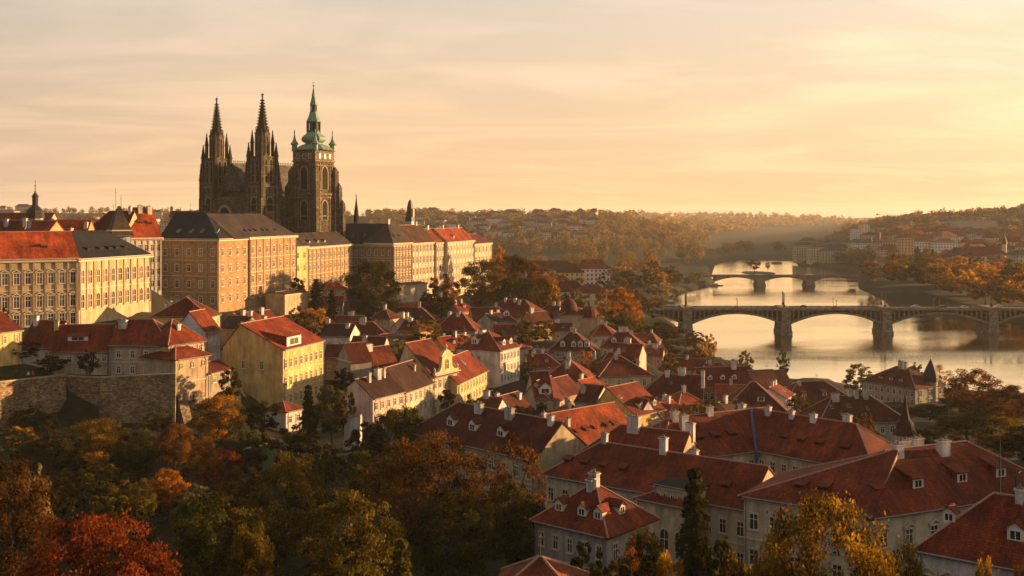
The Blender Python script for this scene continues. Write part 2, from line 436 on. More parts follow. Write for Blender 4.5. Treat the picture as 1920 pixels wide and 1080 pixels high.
def dormer(parent, O, d, i, ze, s, spec_u, t, w_, h, kind, wm, rm):
    """dormer on a slope: O eave start, d along, i inwards, s slope"""
    mb = MB(); c = O + d * spec_u
    zt = lambda q: ze + .22 + s * q
    P = lambda x, q, z: (*(c + d * x + i * q), z)
    if kind == 'k':
        e = .07
        q = [P(-w_ / 2, t, zt(t) + e), P(w_ / 2, t, zt(t) + e), P(w_ / 2, t + h, zt(t + h) + e), P(-w_ / 2, t + h, zt(t + h) + e)]
        mb.slab([q], .15, 2, 3)
        return mb.build('skylight', [wm, rm, PANE, WHITE], parent)
    z0 = zt(t); z1 = z0 + h
    if kind in 'se':
        sd = s * .35; t2 = t + h / (s - sd)
        mb.poly([P(-w_ / 2, t, z0 - .1), P(w_ / 2, t, z0 - .1), P(w_ / 2, t, z1), P(-w_ / 2, t, z1)], 0)
        for q in (-1, 1): mb.poly([P(q * w_ / 2, t, z0 - .1), P(q * w_ / 2, t, z1), P(q * w_ / 2, t2, zt(t2))][::q], 1)
        o = w_ / 2 + .18
        mb.slab([[P(-o, t - .3, z1 - .3 * sd + .12), P(o, t - .3, z1 - .3 * sd + .12), P(o, t2 + .3, zt(t2) + .3 * sd + .12), P(-o, t2 + .3, zt(t2) + .3 * sd + .12)]], .12, 1)
    else:
        rg = w_ * .42; t2 = t + h / s; t3 = t + (h + rg) / s
        mb.poly([P(-w_ / 2, t, z0 - .1), P(w_ / 2, t, z0 - .1), P(w_ / 2, t, z1), P(0, t, z1 + rg), P(-w_ / 2, t, z1)], 0)
        for q in (-1, 1): mb.poly([P(q * w_ / 2, t, z0 - .1), P(q * w_ / 2, t, z1), P(q * w_ / 2, t2, zt(t2))][::q], 0)
        o = w_ / 2 + .2; k = rg / (w_ / 2) * .2
        mb.slab([[P(-o, t - .25, z1 - k + .12), P(0, t - .25, z1 + rg + .12), P(0, t3, zt(t3) + .12), P(-o, t2, zt(t2) - k + .12)][::-1],
                 [P(o, t - .25, z1 - k + .12), P(0, t - .25, z1 + rg + .12), P(0, t3, zt(t3) + .12), P(o, t2, zt(t2) - k + .12)]], .12, 1)
    if h > .7 or kind != 'e':
        ww, wh = w_ * .3, h * .78
        mb.poly([P(-ww, t - .04, z0 + h * .12), P(ww, t - .04, z0 + h * .12), P(ww, t - .04, z0 + wh), P(-ww, t - .04, z0 + wh)], 2)
        for x0, x1, a, b in ((-ww - .09, -ww, .06, .84), (ww, ww + .09, .06, .84), (-.04, .04, .12, .8), (-ww, ww, .78, .86), (-ww, ww, .05, .12)):
            mb.box(tuple(c + d * (x0 + x1) / 2 + i * (t - .035)), tuple(d), x1 - x0, .07, z0 + h * a, z0 + h * b, 3)
    else:
        mb.poly([P(-w_ * .4, t - .03, z0), P(w_ * .4, t - .03, z0), P(w_ * .4, t - .03, z1 - .08), P(-w_ * .4, t - .03, z1 - .08)], 4)
    return mb.build('dormer', [wm, rm, PANE, WHITE, OPENING_SHADE], parent)


def chimney(parent, c, d, w_, t_, z0, z1, m=None):
    mb = MB(); m = m or CHIM; w_ *= .86; t_ *= .86; z1 = z0 + (z1 - z0) * .9
    mb.box(c, d, w_, t_, z0, z1, 0); mb.box(c, d, w_ + .22, t_ + .22, z1, z1 + .16, 0)
    mb.box(c, d, w_ * .92, t_ * .92, z1 + .16, z1 + .3, 1)
    k = max(1, int(w_ / .7))
    for i in range(k):
        p = v2(c) + v2(d) * (w_ * ((i + .5) / k - .5)); mb.lathe(p, [(.16, z1 + .3), (.13, z1 + .62)], 6, 1)
    return mb.build('chimney', [m, CAPM], parent)


def hash_(s): return sum((i + 3) * ord(c) for i, c in enumerate(s)) % 9973


def build_house(H):
    g0 = H['wings'][0]
    c = (g0['P0'] + g0['P1']) / 2 - g0['n'] * g0['w'] / 2
    root = empty(H['name'], (c[0], c[1], g0['zb']), H['label'], H['cat'], H['group'])
    wb, rb, cb = MB(), MB(), MB(); wm, rm, extras = [], [], []
    def idx(lst, m):
        if m not in lst: lst.append(m)
        return lst.index(m)
    for g in H['wings']:
        P0, P1, d, n, w_, ze, zb, r, t = (g[k] for k in ('P0', 'P1', 'd', 'n', 'w', 'ze', 'zb', 'r', 't'))
        zb = zb - 3.0; L = np.linalg.norm(P1 - P0)
        wmat = wallm(g['wall'] or H['wall']); rmat = roofm(g['roof'] or H['roof'])
        wi, ri = idx(wm, wmat), idx(rm, rmat)
        A, B, C, Dd = P0, P1, P1 - n * w_, P0 - n * w_
        for a, b in ((A, B), (B, C), (C, Dd), (Dd, A)): wb.poly([(*a, zb), (*b, zb), (*b, ze), (*a, ze)], wi)
        th, o = .22, g['ov']
        if t == 'f':      # ridge from front to back, gable over the front line
            s = r / (L / 2); M = (A + B) / 2; Mb = M - n * w_
            wb.poly([(*A, ze), (*B, ze), (*M, ze + r)], wi); wb.poly([(*C, ze), (*Dd, ze), (*Mb, ze + r)], wi)
            oo = .2; zt = ze + th
            f = lambda p, k, z: (*(p + n * k), z)
            rb.slab([[f(A - d * o, oo, zt - o * s), f(M, oo, zt + r), f(M, -w_ - oo, zt + r), f(A - d * o, -w_ - oo, zt - o * s)][::-1],
                     [f(B + d * o, oo, zt - o * s), f(M, oo, zt + r), f(M, -w_ - oo, zt + r), f(B + d * o, -w_ - oo, zt - o * s)]], th, ri)
            rz = lambda u, v: (M - n * (w_ * (.5 + v / w_)), zt + r)
            ridge = (M, Mb, zt + r)
            slope_f = s
        else:
            wf = w_ * g['rc']; wk = w_ - wf; sf, sk = r / wf, r / wk
            h0 = (g['hl'] or min(L * .48, wf * 1.05)) if t[0] == 'h' else 0
            h1 = (g['hl'] or min(L * .48, wf * 1.05)) if t[1] == 'h' else 0
            if h0 + h1 > L: h0 = h1 = L * .499
            zt = ze + th; zr = zt + r
            e0 = o if t[0] == 'h' else .15; e1 = o if t[1] == 'h' else .15
            z_f, z_k = zt - o * sf, zt - o * sk
            # with hips all eaves share the front overhang height
            k_k = o if not (h0 or h1) else o * sf / sk
            z_k = zt - k_k * sk
            k0 = e0 if not h0 else o * sf / (r / h0); k1 = e1 if not h1 else o * sf / (r / h1)
            a = A - d * k0 + n * o; b = B + d * k1 + n * o; c2 = C + d * k1 - n * k_k; dd = Dd - d * k0 - n * k_k
            x_ = g['ext']; a = a - d * x_; dd = dd - d * x_; R0 = A - n * wf + d * h0 - (d * (.15 + x_) if not h0 else 0); y_ = g['ext1']; b = b + d * y_; c2 = c2 + d * y_; R1 = B - n * wf - d * h1 + (d * (.15 + y_) if not h1 else 0)
            tops = [[(*a, z_f), (*b, z_f), (*R1, zr), (*R0, zr)], [(*c2, z_k), (*dd, z_k), (*R0, zr), (*R1, zr)]]
            if h1: tops.append([(*b, z_f), (*c2, z_k), (*R1, zr)])
            else: wb.poly([(*B, ze), (*C, ze), (*(B - n * wf), ze + r)], wi)
            if h0: tops.append([(*dd, z_k), (*a, z_f), (*R0, zr)])
            else: wb.poly([(*Dd, ze), (*A, ze), (*(A - n * wf), ze + r)], wi)
            rb.slab(tops, th, ri)
            mi = idx(rm, MORTAR)
            if 'slate' not in (g['roof'] or H['roof']):
                rr = .13
                rb.tube([(*R0, zr), (*R1, zr)], [rr, rr], 5, mi)
                if h1: rb.tube([(*b, z_f), (*R1, zr)], [rr, rr], 5, mi); rb.tube([(*c2, z_k), (*R1, zr)], [rr, rr], 5, mi)
                if h0: rb.tube([(*a, z_f), (*R0, zr)], [rr, rr], 5, mi); rb.tube([(*dd, z_k), (*R0, zr)], [rr, rr], 5, mi)
            ridge = (R0, R1, zr)
            slope_f = sf
            g['h0'], g['h1'], g['sf'], g['sk'] = h0, h1, sf, sk
        g['ridge'] = ridge; g['slope'] = slope_f
        if H['cornice']:
            cw, chh = (.5, .8) if H['name'].startswith('palace') else (.24, .42)
            zc = ze - .02
            for p, q, nn in ((A, B, n), (B, C, d), (Dd, A, -d)):
                gable = (t == 'f' and nn is n) or (t != 'f' and ((nn is d and t[1] == 'g') or (nn is not n and nn is not d and t[0] == 'g')))
                if gable: continue
                dd_ = (q - p) / np.linalg.norm(q - p)
                cb.box((p + q) / 2 + nn * cw / 2, dd_, np.linalg.norm(q - p) + (2 * cw if nn is n else -.02), cw, zc - chh, zc, 0)
            if g['F'] and len(g['F'][1]) > 1:   # string courses between storeys on the front
                for q0, q1 in zip(g['F'][1][:-1], g['F'][1][1:]):
                    zz = ze - (q0 + q1) / 2
                    cb.box((A + B) / 2 + n * .06, d, L, .12, zz - .1, zz + .1, 0)
        if H['name'].startswith('palace') and g['F'] and g['F'][0] >= 4:
            nW = g['F'][0]; st = L / nW; pb = H.setdefault('pil', MB())
            for i in range(0, nW + 1): pb.box(A + d * min(max(i * st, .35), L - .35) + n * .1, d, .5 if i % 2 == 0 else .28, .2, ze - g['F'][1][-1] - 2.2, ze - .85, 0)
        extras.append((g, wmat, rmat))
    wo = wb.build('wall', wm, root); ro = rb.build('roof', rm, root)
    if cb.f: cb.build('cornice', [H['trim'] or TRIM], root)
    if H.get('pil'): H['pil'].build('pilasters', [H['trim'] or (TRIM if H['wall'] in ('cream', 'white', 'yellow') else PALTRIM)], root)
    gb_ = MB()
    for g, wmat, rmat in extras:
        if g['t'] == 'f' or not g['F']: continue
        a_, b_ = g['P0'] + g['n'] * (g['ov'] + .06), g['P1'] + g['n'] * (g['ov'] + .06); zg = g['ze'] + .22 - g['ov'] * g['sf'] - .06
        gb_.tube([(*a_, zg), (*b_, zg)], [.11, .11], 5)
        for p_ in (g['P0'] + g['d'] * .35, g['P1'] - g['d'] * .35): gb_.tube([(*(p_ + g['n'] * (g['ov'] + .06)), zg), (*(p_ + g['n'] * .34), zg - .7), (*(p_ + g['n'] * .34), g['zb'])], [.08, .08, .08], 5)
    if gb_.f: gb_.build('gutter', [LEAD], root)
    if H['name'] == 'town_house' and hash_(H['label']) % 10 < 6:
        R0, R1, zr = extras[0][0]['ridge']; q_ = (hash_(H['label']) % 7) / 7; p_ = R0 + (R1 - R0) * q_; ab = MB(); hh = 1.6 + (hash_(H['label']) % 5) * .35; dd_ = extras[0][0]['d']
        ab.lathe(p_, [(.05, zr - .1), (.035, zr + hh)], 5)
        for k_ in (.72, .84, .96): ab.box(p_, dd_ if k_ != .84 else extras[0][0]['n'], 1.1, .05, zr + hh * k_, zr + hh * k_ + .05)
        ab.build('aerial', [IRON], ro)
    for g, wmat, rmat in extras:
        P0, P1, d, n, w_, ze, r, t = (g[k] for k in ('P0', 'P1', 'd', 'n', 'w', 'ze', 'r', 't'))
        if g['F']: win_row(root, P0, P1, ze, g['F'], H['split'])
        if g['L']: win_row(root, P0 - n * w_, P0, ze, g['L'], H['split'])
        if g['B']: win_row(root, P1, P1 - n * w_, ze, g['B'], H['split'])
        R0, R1, zr = g['ridge']
        for q in g['ch']:
            u, v, cw, ct, chh = q[:5]
            p = R0 + (R1 - R0) * u + (n * v if t != 'f' else d * v)
            s = g['slope'] if v >= 0 else (g.get('sk') or g['slope'])
            zz = zr - abs(v) * s
            chimney(ro, p, d, cw, ct, zz - .6, zz + chh, q[5] if len(q) > 5 else None)
        for q in g['dm']:
            f, u, tt, dw, dh, kd = q[:6]
            L = np.linalg.norm(P1 - P0)
            if f == 'F': dormer(ro, P0, d, -n, ze, g['sf'], u * L, tt, dw, dh, kd, WHITE if kd != 'e' else rmat, rmat)
            elif f == 'B': dormer(ro, P1, -n, -d, ze, r / g['h1'] if g['h1'] else 1, u * w_, tt, dw, dh, kd, WHITE if kd != 'e' else rmat, rmat)
            elif f == 'L': dormer(ro, P0 - n * w_, n, d, ze, r / g['h0'] if g['h0'] else 1, u * w_, tt, dw, dh, kd, WHITE if kd != 'e' else rmat, rmat)
    return root

# ======================================================================= HOUSE SPECS
# ---- castle ridge, left
house('pale palace with arched window rows and half red, half dark roof', 'sand', 'slate',
      wing((-70, 488, 256), (147, 485, 270.4), 16, 16.5, 6.2, 'gg', F_=(10, [4.8, 10.4, 14.8], 1.25, 2.7, 'p'), roof='bright', dm=[('F', .72, 3.0, 1.5, .6, 'e')]),
      wing((147, 485, 270.5), (283, 484, 300), 17, 16.5, 6.5, 'hh', F_=(10, [4.6, 10.6], 1.25, 3.3, 'a'), dm=[('F', q, 2.0, 1.2, .55, 'e') for q in (.22, .38, .5, .6, .72)], ch=[(.05, -1, 1.2, .9, 1.4, CHIM_Y)]),
      name='palace', cat='palace')
house('white town palace with tall windows and an orange roof behind the dark pointed turret', 'white', 'bright',
      wing((232, 446, 332), (303, 446, 340), 14, 18, 9, 'hg', F_=(6, [3.2, 6.8, 10.6, 14.2], 1.1, 2.0, 'n'), dm=[('F', .55, 3.2, 1.6, .7, 'e'), ('F', .8, 3.0, 1.6, .7, 'e')], ch=[(.3, 1, 1.5, 1, 2), (.75, 1.2, 1.6, 1.2, 2)]), name='palace', cat='palace')
house('slim white turret with a dark pyramid roof beside the orange palace roof', 'white', 'brownslate',
      wing((211, 431, 303), (246, 431, 306), 5.4, 16, 6.4, 'hh', F_=(1, [2.6], .5, .8, 'n'), hl=2.2, ov=.8), name='turret', cat='tower')
house('house with a dark red hipped roof just left of the white turret', 'beige', 'dark',
      wing((150, 441, 335), (232, 441, 332), 12, 16, 7.2, 'hg', ch=[(.85, .5, 1.0, .9, 2.0)]))
house('low house with orange roof and a yellow chimney behind the palace roof', 'peach', 'bright',
      wing((86, 446, 318), (160, 446, 318), 9, 14, 5.0, 'gg', ch=[(.05, 1, 1.6, 1.1, 1.2, CHIM_Y), (.92, 2, 1.2, 1, 1.6, CHIM_Y)]))
house('small house with peach gable between two orange roofs on the castle hill', 'peach', 'bright',
      wing((34, 448, 312), (80, 448, 308), 10, 14, 5.0, 'fg', ch=[(.1, 2.0, 1.2, 1, 1.8)]))
house('brown roofed house with white chimneys at the far left of the castle hill', 'beige', 'rust',
      wing((-60, 448, 320), (38, 448, 320), 10, 14, 5.2, 'gg', ch=[(.62, 1.5, 1.3, 1, 2.0), (.98, 1.5, 1.2, 1, 2.2)]))
house('long red roof under the black onion tower', 'beige', 'rust',
      wing((-80, 424, 380), (88, 424, 380), 12, 16, 4.4, 'gg'))
house('low grey annex with a metal roof beside the yellow chimney', 'white', 'slate',
      wing((80, 449, 288), (200, 449, 296), 6, 12, 1.0, 'hh', F_=(7, [1.6], 1.1, 1.0, 's')))
house('dark brown house behind the slate roofed palace block', 'old', 'dark',
      wing((318, 405, 400), (370, 405, 402), 8, 18, 1.6, 'gg', ch=[(.05, 0, 1.2, 1, 1.5)]))
# ---- big castle blocks
house('massive square palace block with a dark front, sunlit side and grey hipped roof', 'palace', 'slate',
      wing((299, 447, 355), (410, 447, 350), 20, 23.5, 8.2, 'gh', F_=(5, [4.4, 9.4, 14.6, 19.6], 1.3, 2.3, 'n'), dm=[('F', q, 2.2, 1.1, 1.3, 'k') for q in (.25, .47, .65, .9)], B=(4, [4.4, 9.6, 14.2, 19.3], 1.25, 2.3, 'n')),
      wing((410, 447, 350), (556, 447, 404), 19.5, 23.5, 7.7, 'gh', F_=(7, [4.4, 9.6, 14.2, 19.3], 1.25, 2.3, 'n'), dm=[('F', q, 1.9, 1.1, .5, 'e') for q in (.05, .15, .25, .4, .5, .65)], roof='brownslate', hl=9, s0=19.99, ext=11), name='palace', cat='palace')
house('small yellow pavilion wing squeezed against the square palace block', 'yellow', 'brownslate',
      wing((553, 462, 408), (577, 462, 417), 9, 20, 3.2, 'hh', F_=(2, [3.4, 8.2, 13], 1.1, 2.0, 'a')), name='palace_wing', cat='palace')
house('low stone palace wing with three window rows right of the yellow pavilion', 'palace', 'slate',
      wing((577, 463, 418), (660, 462, 462), 14, 20, 5.0, 'gg', F_=(11, [3.4, 8.0, 13.2], 1.1, 2.0, 'n'), dm=[('F', q, 1.6, 1.2, .8, 's') for q in (.12, .3, .45)], roof='brownslate'), name='palace_wing', cat='palace')
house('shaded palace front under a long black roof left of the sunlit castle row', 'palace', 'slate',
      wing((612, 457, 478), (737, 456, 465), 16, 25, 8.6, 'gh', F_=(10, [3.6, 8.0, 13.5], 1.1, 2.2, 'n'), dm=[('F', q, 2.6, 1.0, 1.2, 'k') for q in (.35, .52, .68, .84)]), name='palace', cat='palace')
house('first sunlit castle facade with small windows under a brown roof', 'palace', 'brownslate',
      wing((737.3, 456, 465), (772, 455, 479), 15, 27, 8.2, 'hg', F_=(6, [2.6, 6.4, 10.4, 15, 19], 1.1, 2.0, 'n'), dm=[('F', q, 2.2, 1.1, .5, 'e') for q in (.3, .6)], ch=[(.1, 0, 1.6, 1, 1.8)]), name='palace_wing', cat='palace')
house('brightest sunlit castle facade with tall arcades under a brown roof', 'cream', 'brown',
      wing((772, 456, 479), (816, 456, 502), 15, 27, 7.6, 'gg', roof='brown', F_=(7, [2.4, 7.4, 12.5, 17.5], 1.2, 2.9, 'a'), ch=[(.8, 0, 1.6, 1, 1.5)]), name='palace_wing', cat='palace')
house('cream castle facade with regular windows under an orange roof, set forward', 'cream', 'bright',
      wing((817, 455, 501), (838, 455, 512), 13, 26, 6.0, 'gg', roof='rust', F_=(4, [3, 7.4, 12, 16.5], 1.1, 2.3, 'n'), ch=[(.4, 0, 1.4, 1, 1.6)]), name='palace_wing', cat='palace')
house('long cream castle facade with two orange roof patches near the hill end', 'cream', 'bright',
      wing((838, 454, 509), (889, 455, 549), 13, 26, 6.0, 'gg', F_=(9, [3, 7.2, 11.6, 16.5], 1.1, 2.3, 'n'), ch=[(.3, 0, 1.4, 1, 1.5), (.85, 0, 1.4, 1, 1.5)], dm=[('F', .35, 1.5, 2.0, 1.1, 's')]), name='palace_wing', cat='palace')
house('last castle building with rounded corner and balustrade above the autumn trees', 'cream', 'dark',
      wing((889, 457, 548), (922, 457, 572), 13, 27, 4.4, 'hh', F_=(5, [3, 8, 13, 18], 1.2, 2.6, 'a')), name='palace_wing', cat='palace')
house('plain sunlit retaining block at the foot of the square palace', 'beige', 'brown',
      wing((534, 552, 372), (577, 552, 384), 8, 7, .5, 'gg'), name='bastion', cat='wall')
house('pale stone bastion at the foot of the sunlit castle row', 'cream', 'brown',
      wing((742, 536, 452), (800, 534, 470), 8, 10, .5, 'gg', F_=(4, [4], .7, .9, 'n')), name='bastion', cat='wall')
# ---- terrace houses at the left
house('yellow gable house at the left edge above the garden terrace', 'yellow', 'red',
      wing((-25, 626, 214), (41, 621, 222), 12, 5, 3.4, 'fg', F_=(3, [1.6], .7, 1.5, 'n')))
house('low red roofed house with cut out terrace dormer behind dark shrubs', 'cream', 'red',
      wing((97, 659, 226), (206, 652, 228), 9, 5, 4.8, 'gg', F_=(5, [1.7], .9, 1.2, 'n'), dm=[('F', .42, 1.6, 4.0, 1.0, 's')], ch=[(.02, .6, 1.0, .9, 1.6, CHIM_Y)]))
house('low house with plain folded red roof next to the yellow gable', 'white', 'red',
      wing((38, 648, 236), (98, 650, 234), 9, 5, 4.9, 'gg', F_=(3, [1.8], .9, 1.2, 'n'), ch=[(.15, .8, 1.1, .9, 1.9)]))
house('old stained house and orange corner tower standing on the big stone wall', 'old', 'red',
      wing((205, 646, 227), (318, 645, 226), 11, 6.6, 4.5, 'gh', F_=(4, [2.0, 5.2], .95, 1.5, 'n', 2.0), ch=[(.2, 1.8, 1.8, 1.1, 1.5)]),
      wing((329, 673, 221.5), (391, 664, 229), 9.5, 13.2, 2.4, 'hh', F_=(3, [1.6, 8.2], .6, 1.1, 'a'), wall='old', ov=.7),
      wing((316, 645, 224.5), (383, 637, 232), 9, 4.5, 4.2, 'hh', F_=(4, [1.6], 1.0, 1.3, 'n'), wall='peach', cp=False, zb=37.0, ch=[(.1, 2, .9, .8, 1.0)]),
      name='tower_house')
house('slim white house with sunlit arcade attic right of the orange corner tower', 'white', 'red',
      wing((385, 623, 250), (413, 618, 257), 8, 8, 4.4, 'gg', F_=(5, [.9, 4.2], .55, 1.0, 'n'), L=(2, [1.5], .6, .9, 'n')))
house('house with broad orange red hip roof and small lit yellow end below the palace', 'yellow', 'red',
      wing((392, 594, 284), (412, 590, 292), 15, 6, 4.6, 'hh', F_=(3, [1.8], .8, 1.4, 'n'), ch=[(.5, -4.5, 1.0, .8, 1.6), (.3, -5.5, 1.0, .8, 1.6)]))
house('shaded brown gable house squeezed behind the tall yellow house', 'dusty', 'brown',
      wing((412, 614, 298), (455, 614, 296), 10, 7, 2.6, 'gg', ch=[(.9, 0, 1.0, .9, 1.4)]))
house('low shed with sagging dark roof at the foot of the corner tower', 'dusty', 'dark',
      wing((391, 700, 229), (432, 690, 236), 6, 4, 1.6, 'gg', F_=(2, [1.6], .9, 1.2, 'n')), name='shed', cat='shed')
house('tall bright yellow house with ornate attic and plain beige side wall', 'yellow', 'bright',
      wing((530, 656, 240), (606, 638, 258), 15, 14.4, 5.2, 'gg', F_=(8, [3.2, 7.2, 11.2], .95, 1.9, 'n'), L=(2, [3.6], .9, 1.8, 'n', 5.2), rc=.7,
           ch=[(.35, -1.5, 1.7, 1.1, 1.7), (.62, -1, 1.2, .9, 1.7), (.12, -1, 1.8, .8, .9)], dm=[('F', .3, .35, 6.4, 2.1, 's')]))
house('low white garden house under the tall yellow house', 'white', 'rust',
      wing((536, 772, 229), (566, 768, 233), 6, 4.5, 1.4, 'hh', F_=(2, [1.8], .9, 1.4, 'n')), name='garden_house')
house('red roof with white chimneys just behind the tall yellow house', 'beige', 'rust',
      wing((462, 618, 305), (530, 612, 318), 10, 6, 4.0, 'gg', ch=[(.2, 1, 1.2, 1, 1.6), (.7, 1, 1.2, 1, 1.8)]))
# ---- middle of town
house('long dark red roof with a row of square dormers below the big dark tree', 'beige', 'dark',
      wing((636, 607, 400), (822, 604, 400), 13, 4.5, 5.2, 'hh', F_=(14, [2], .9, 1.3, 'n'), dm=[('F', q, 2.2, 2.0, 1.3, 'g') for q in (.36, .48, .6)] + [('F', .72, 2.4, 1, 1.2, 'k'), ('F', .82, 2.4, 1, 1, 'k')],
           ch=[(.05, 0, 1.6, 1, 1.2), (.3, 0, 1, .8, 1.4), (.42, 0, .9, .8, 1.3), (.97, 0, 1.0, .8, 2.0)]))
house('whitewashed house with a sloping brown roof right of the tall yellow house', 'white', 'brown',
      wing((600, 629, 332), (656, 631, 330), 9, 6, 3.0, 'gg', F_=(2, [2.4], .8, 1.0, 'n', 3), ch=[(.1, 0, 1.2, .9, 1.4), (.8, 1.5, 1.4, .9, 1.3)]))
house('reddish house with low hip roof and two tall white chimneys', 'peach', 'red',
      wing((632, 628, 352), (724, 622, 352), 9, 5, 3.6, 'hh', F_=(6, [1.8], .9, 1.2, 'n'), ch=[(.35, .5, 1.1, .9, 1.6, CHIM_Y), (.52, .8, 1.8, 1, 2.2)]))
house('small sunlit yellow pavilion with wide flat cornice among red roofs', 'yellow', 'brown',
      wing((714, 639, 322), (757, 632, 331), 6, 4.5, 1.2, 'hh', F_=(4, [1.6], .7, 1.3, 'n'), ov=1.0))
house('low arcaded house with maroon roof beside the flat cornice pavilion', 'cream', 'dark',
      wing((655, 652, 318), (718, 651, 316), 7, 4, 2.8, 'gg', F_=(5, [1.5], 1.0, 1.3, 'n'), ch=[(.4, 1.5, 1.3, 1, 1.6)]))
house('ochre house with dark red roof in the shade of the yellow house', 'ochre', 'dark',
      wing((608, 669, 288), (662, 669, 288), 8, 6, 2.6, 'gg', F_=(3, [3.0], .8, 1.0, 'n')))
house('bare stone gable with steep red roof between ochre and white walls', 'grey', 'dark',
      wing((658, 678, 280), (697, 676, 283), 9, 6, 4.0, 'fg'))
house('white gable wall with a thick square chimney behind the brown tiled roof', 'white', 'dark',
      wing((695, 690, 284), (748, 682, 290), 9, 6, 4.6, 'fg', F_=(2, [2.6], .7, 1.1, 'n'), ch=[(.2, .5, 3.0, 1.4, 1.4)]))
house('pinkish end house of the sunlit row with mossy roof and twin white chimneys', 'pink', 'brown',
      wing((699, 747, 239), (757, 735, 249), 9.6, 7.2, 3.6, 'gg', F_=(5, [1.9, 4.8], .95, 1.6, 'n'), ch=[(.3, 1.2, .9, .8, 2.0), (.62, .8, 1.6, 1.2, 2.2), (.8, .8, .6, .9, 2.0)]))
house('cream row house with patched brown tile roof next to the pink end house', 'cream', 'brown',
      wing((757, 735, 250), (811, 717, 265), 10, 8.2, 5.0, 'gg', F_=(6, [1.9, 5.0], .95, 1.8, 'n'), ch=[(.75, 2.0, .7, .6, 1.2, CHIM_Y)]))
house('row house with tall pale side gable and steep red roof behind the baroque gable', 'yellow', 'red',
      wing((811, 707, 266), (857, 696, 276), 11, 9.5, 7.6, 'gg', F_=(5, [2.0, 5.4, 8.4], .95, 2.0, 'n'), rc=.72, wall='cream', ch=[(.75, -1, 1.2, .9, 1.6), (.9, -1, 1.2, .9, 1.5)]))
house('last house of the sunlit row with long red roof above narrow lit windows', 'yellow', 'red',
      wing((857, 719, 272), (913, 695, 296), 11, 7.5, 4.8, 'gg', F_=(10, [1.9, 4.9], .85, 1.8, 'n'), dm=[('F', .35, 2.6, 1.0, 1.4, 'k'), ('F', .6, 2.8, 1.0, 1.2, 'k')]))
house('free standing white house with a lit yellow side and hipped roof', 'white', 'red',
      wing((938, 657, 300), (974, 649, 310), 13.5, 9.5, 4.2, 'hh', F_=(6, [2.0, 5.2, 7.8], .8, 1.7, 'n'), L=(1, [2.4], 1.0, 1.2, 'n'), dm=[('L', .35, 1.2, 2.0, 1.6, 'g'), ('F', .4, 1.2, 1.6, 1.3, 'g'), ('F', .75, 1.2, 1.6, 1.3, 'g')], wall=None, ch=[(.7, -2, 2.4, 1.2, 1.4)]))
house('yellow house with square dormer on a long maroon roof under the park trees', 'yellow', 'dark',
      wing((888, 604, 394), (968, 603, 398), 10, 4.6, 4.6, 'gh', F_=(7, [2.0], .9, 1.6, 'n'), dm=[('F', .8, 1.8, 2.2, 1.3, 'g'), ('F', .45, 2.2, 1, .9, 'k')], ch=[(.9, 0, 1, .8, 1.6)]))
house('tall brick red hip roof behind the yellow house with square dormer', 'peach', 'red',
      wing((900, 591, 420), (1008, 597, 412), 14, 5, 5.6, 'hh', ch=[(.1, 1, 1, .9, 1.4), (.55, 1, 1.4, .9, 1.4), (.8, 2, 1.2, .8, 1.4)], dm=[('F', .3, 1.8, 2.4, 1.2, 's')]))
house('grey house with a tent shaped red roof left of the yellow house', 'grey', 'red',
      wing((816, 618, 364), (890, 617, 362), 10, 5.5, 5.2, 'hh', F_=(5, [1.8], .9, 1.1, 'n'), ch=[(.6, 1, 1.6, 1, 1.3)]))
house('beige fortress like house carrying two rounded red domes', 'beige', 'dark',
      wing((1047, 592, 414), (1122, 591, 416), 14, 10.5, 2.2, 'hh', F_=(3, [3.2], .7, 1.0, 'n'), wall='old', L=(2, [3], .8, 1.2, 'n')), name='dome_house')
house('low house with round shouldered maroon roof left of the two domes', 'white', 'dark',
      wing((1000, 594, 426), (1046, 592, 424), 10, 5, 4.0, 'hg', ch=[(.5, 0, 1.2, 1, 1.4), (.9, 0, 1.0, .8, 1.4)]))
house('grey mansard house with four white dormers and a balustrade', 'grey', 'dark',
      wing((1030, 656, 346), (1112, 655, 344), 12, 7.0, 5.2, 'hh', F_=(8, [1.4, 4.6], .9, 1.4, 'n'), dm=[('F', q, .9, 1.5, 1.5, 'g') for q in (.3, .55, .7, .85)], ch=[(.2, 0, 1.2, .9, 1.2), (.9, .5, 1.2, .9, 1.2)]),
      wing((1000, 664, 342), (1032, 664, 341), 8, 6, .6, 'hh', F_=(3, [2.6], .8, 1.6, 'a')), trim=TRIM_GREY)
house('yellow house with two round dormer windows in its dark red roof', 'yellow', 'dark',
      wing((1127, 650, 366), (1206, 649, 364), 10, 4.6, 4.6, 'hh', F_=(5, [2.0], .9, 1.6, 'n'), dm=[('F', .3, 1.2, 1.7, 1.3, 'g'), ('F', .6, 1.2, 1.7, 1.3, 'g')], ch=[(.35, 0, 2.0, 1, 1.3), (.8, 0, 1.3, 1, 1.2)]))
house('cream house with big plain red roof beside the orange bush', 'cream', 'red',
      wing((1124, 706, 312), (1220, 699, 316), 13, 5.6, 4.6, 'hh', F_=(4, [2.2], 1.0, 2.0, 'n'), ch=[(.45, 0, .6, .6, 1.3), (.1, 1, 1.2, .9, 1.8)]))
house('wide red roof with three white chimneys in front of the grey mansard house', 'white', 'red',
      wing((1018, 712, 304), (1108, 712, 302), 12, 6, 4.7, 'hh', F_=(5, [2.2], .9, 1.4, 'n'), ch=[(.15, 2.4, 1.5, 1, 2.0), (.45, 0, 1, .8, 2.2), (.85, 1.8, 1.0, .8, 2.3)]))
house('old stone house with a round topped lucarne on its red roof', 'grey', 'red',
      wing((1003, 747, 267), (1037, 747, 268), 10, 9.5, 5.6, 'gg', F_=(4, [2.2, 5.8], .8, 1.7, 'n'), dm=[('F', .6, .6, 3.0, 1.6, 'g')]))
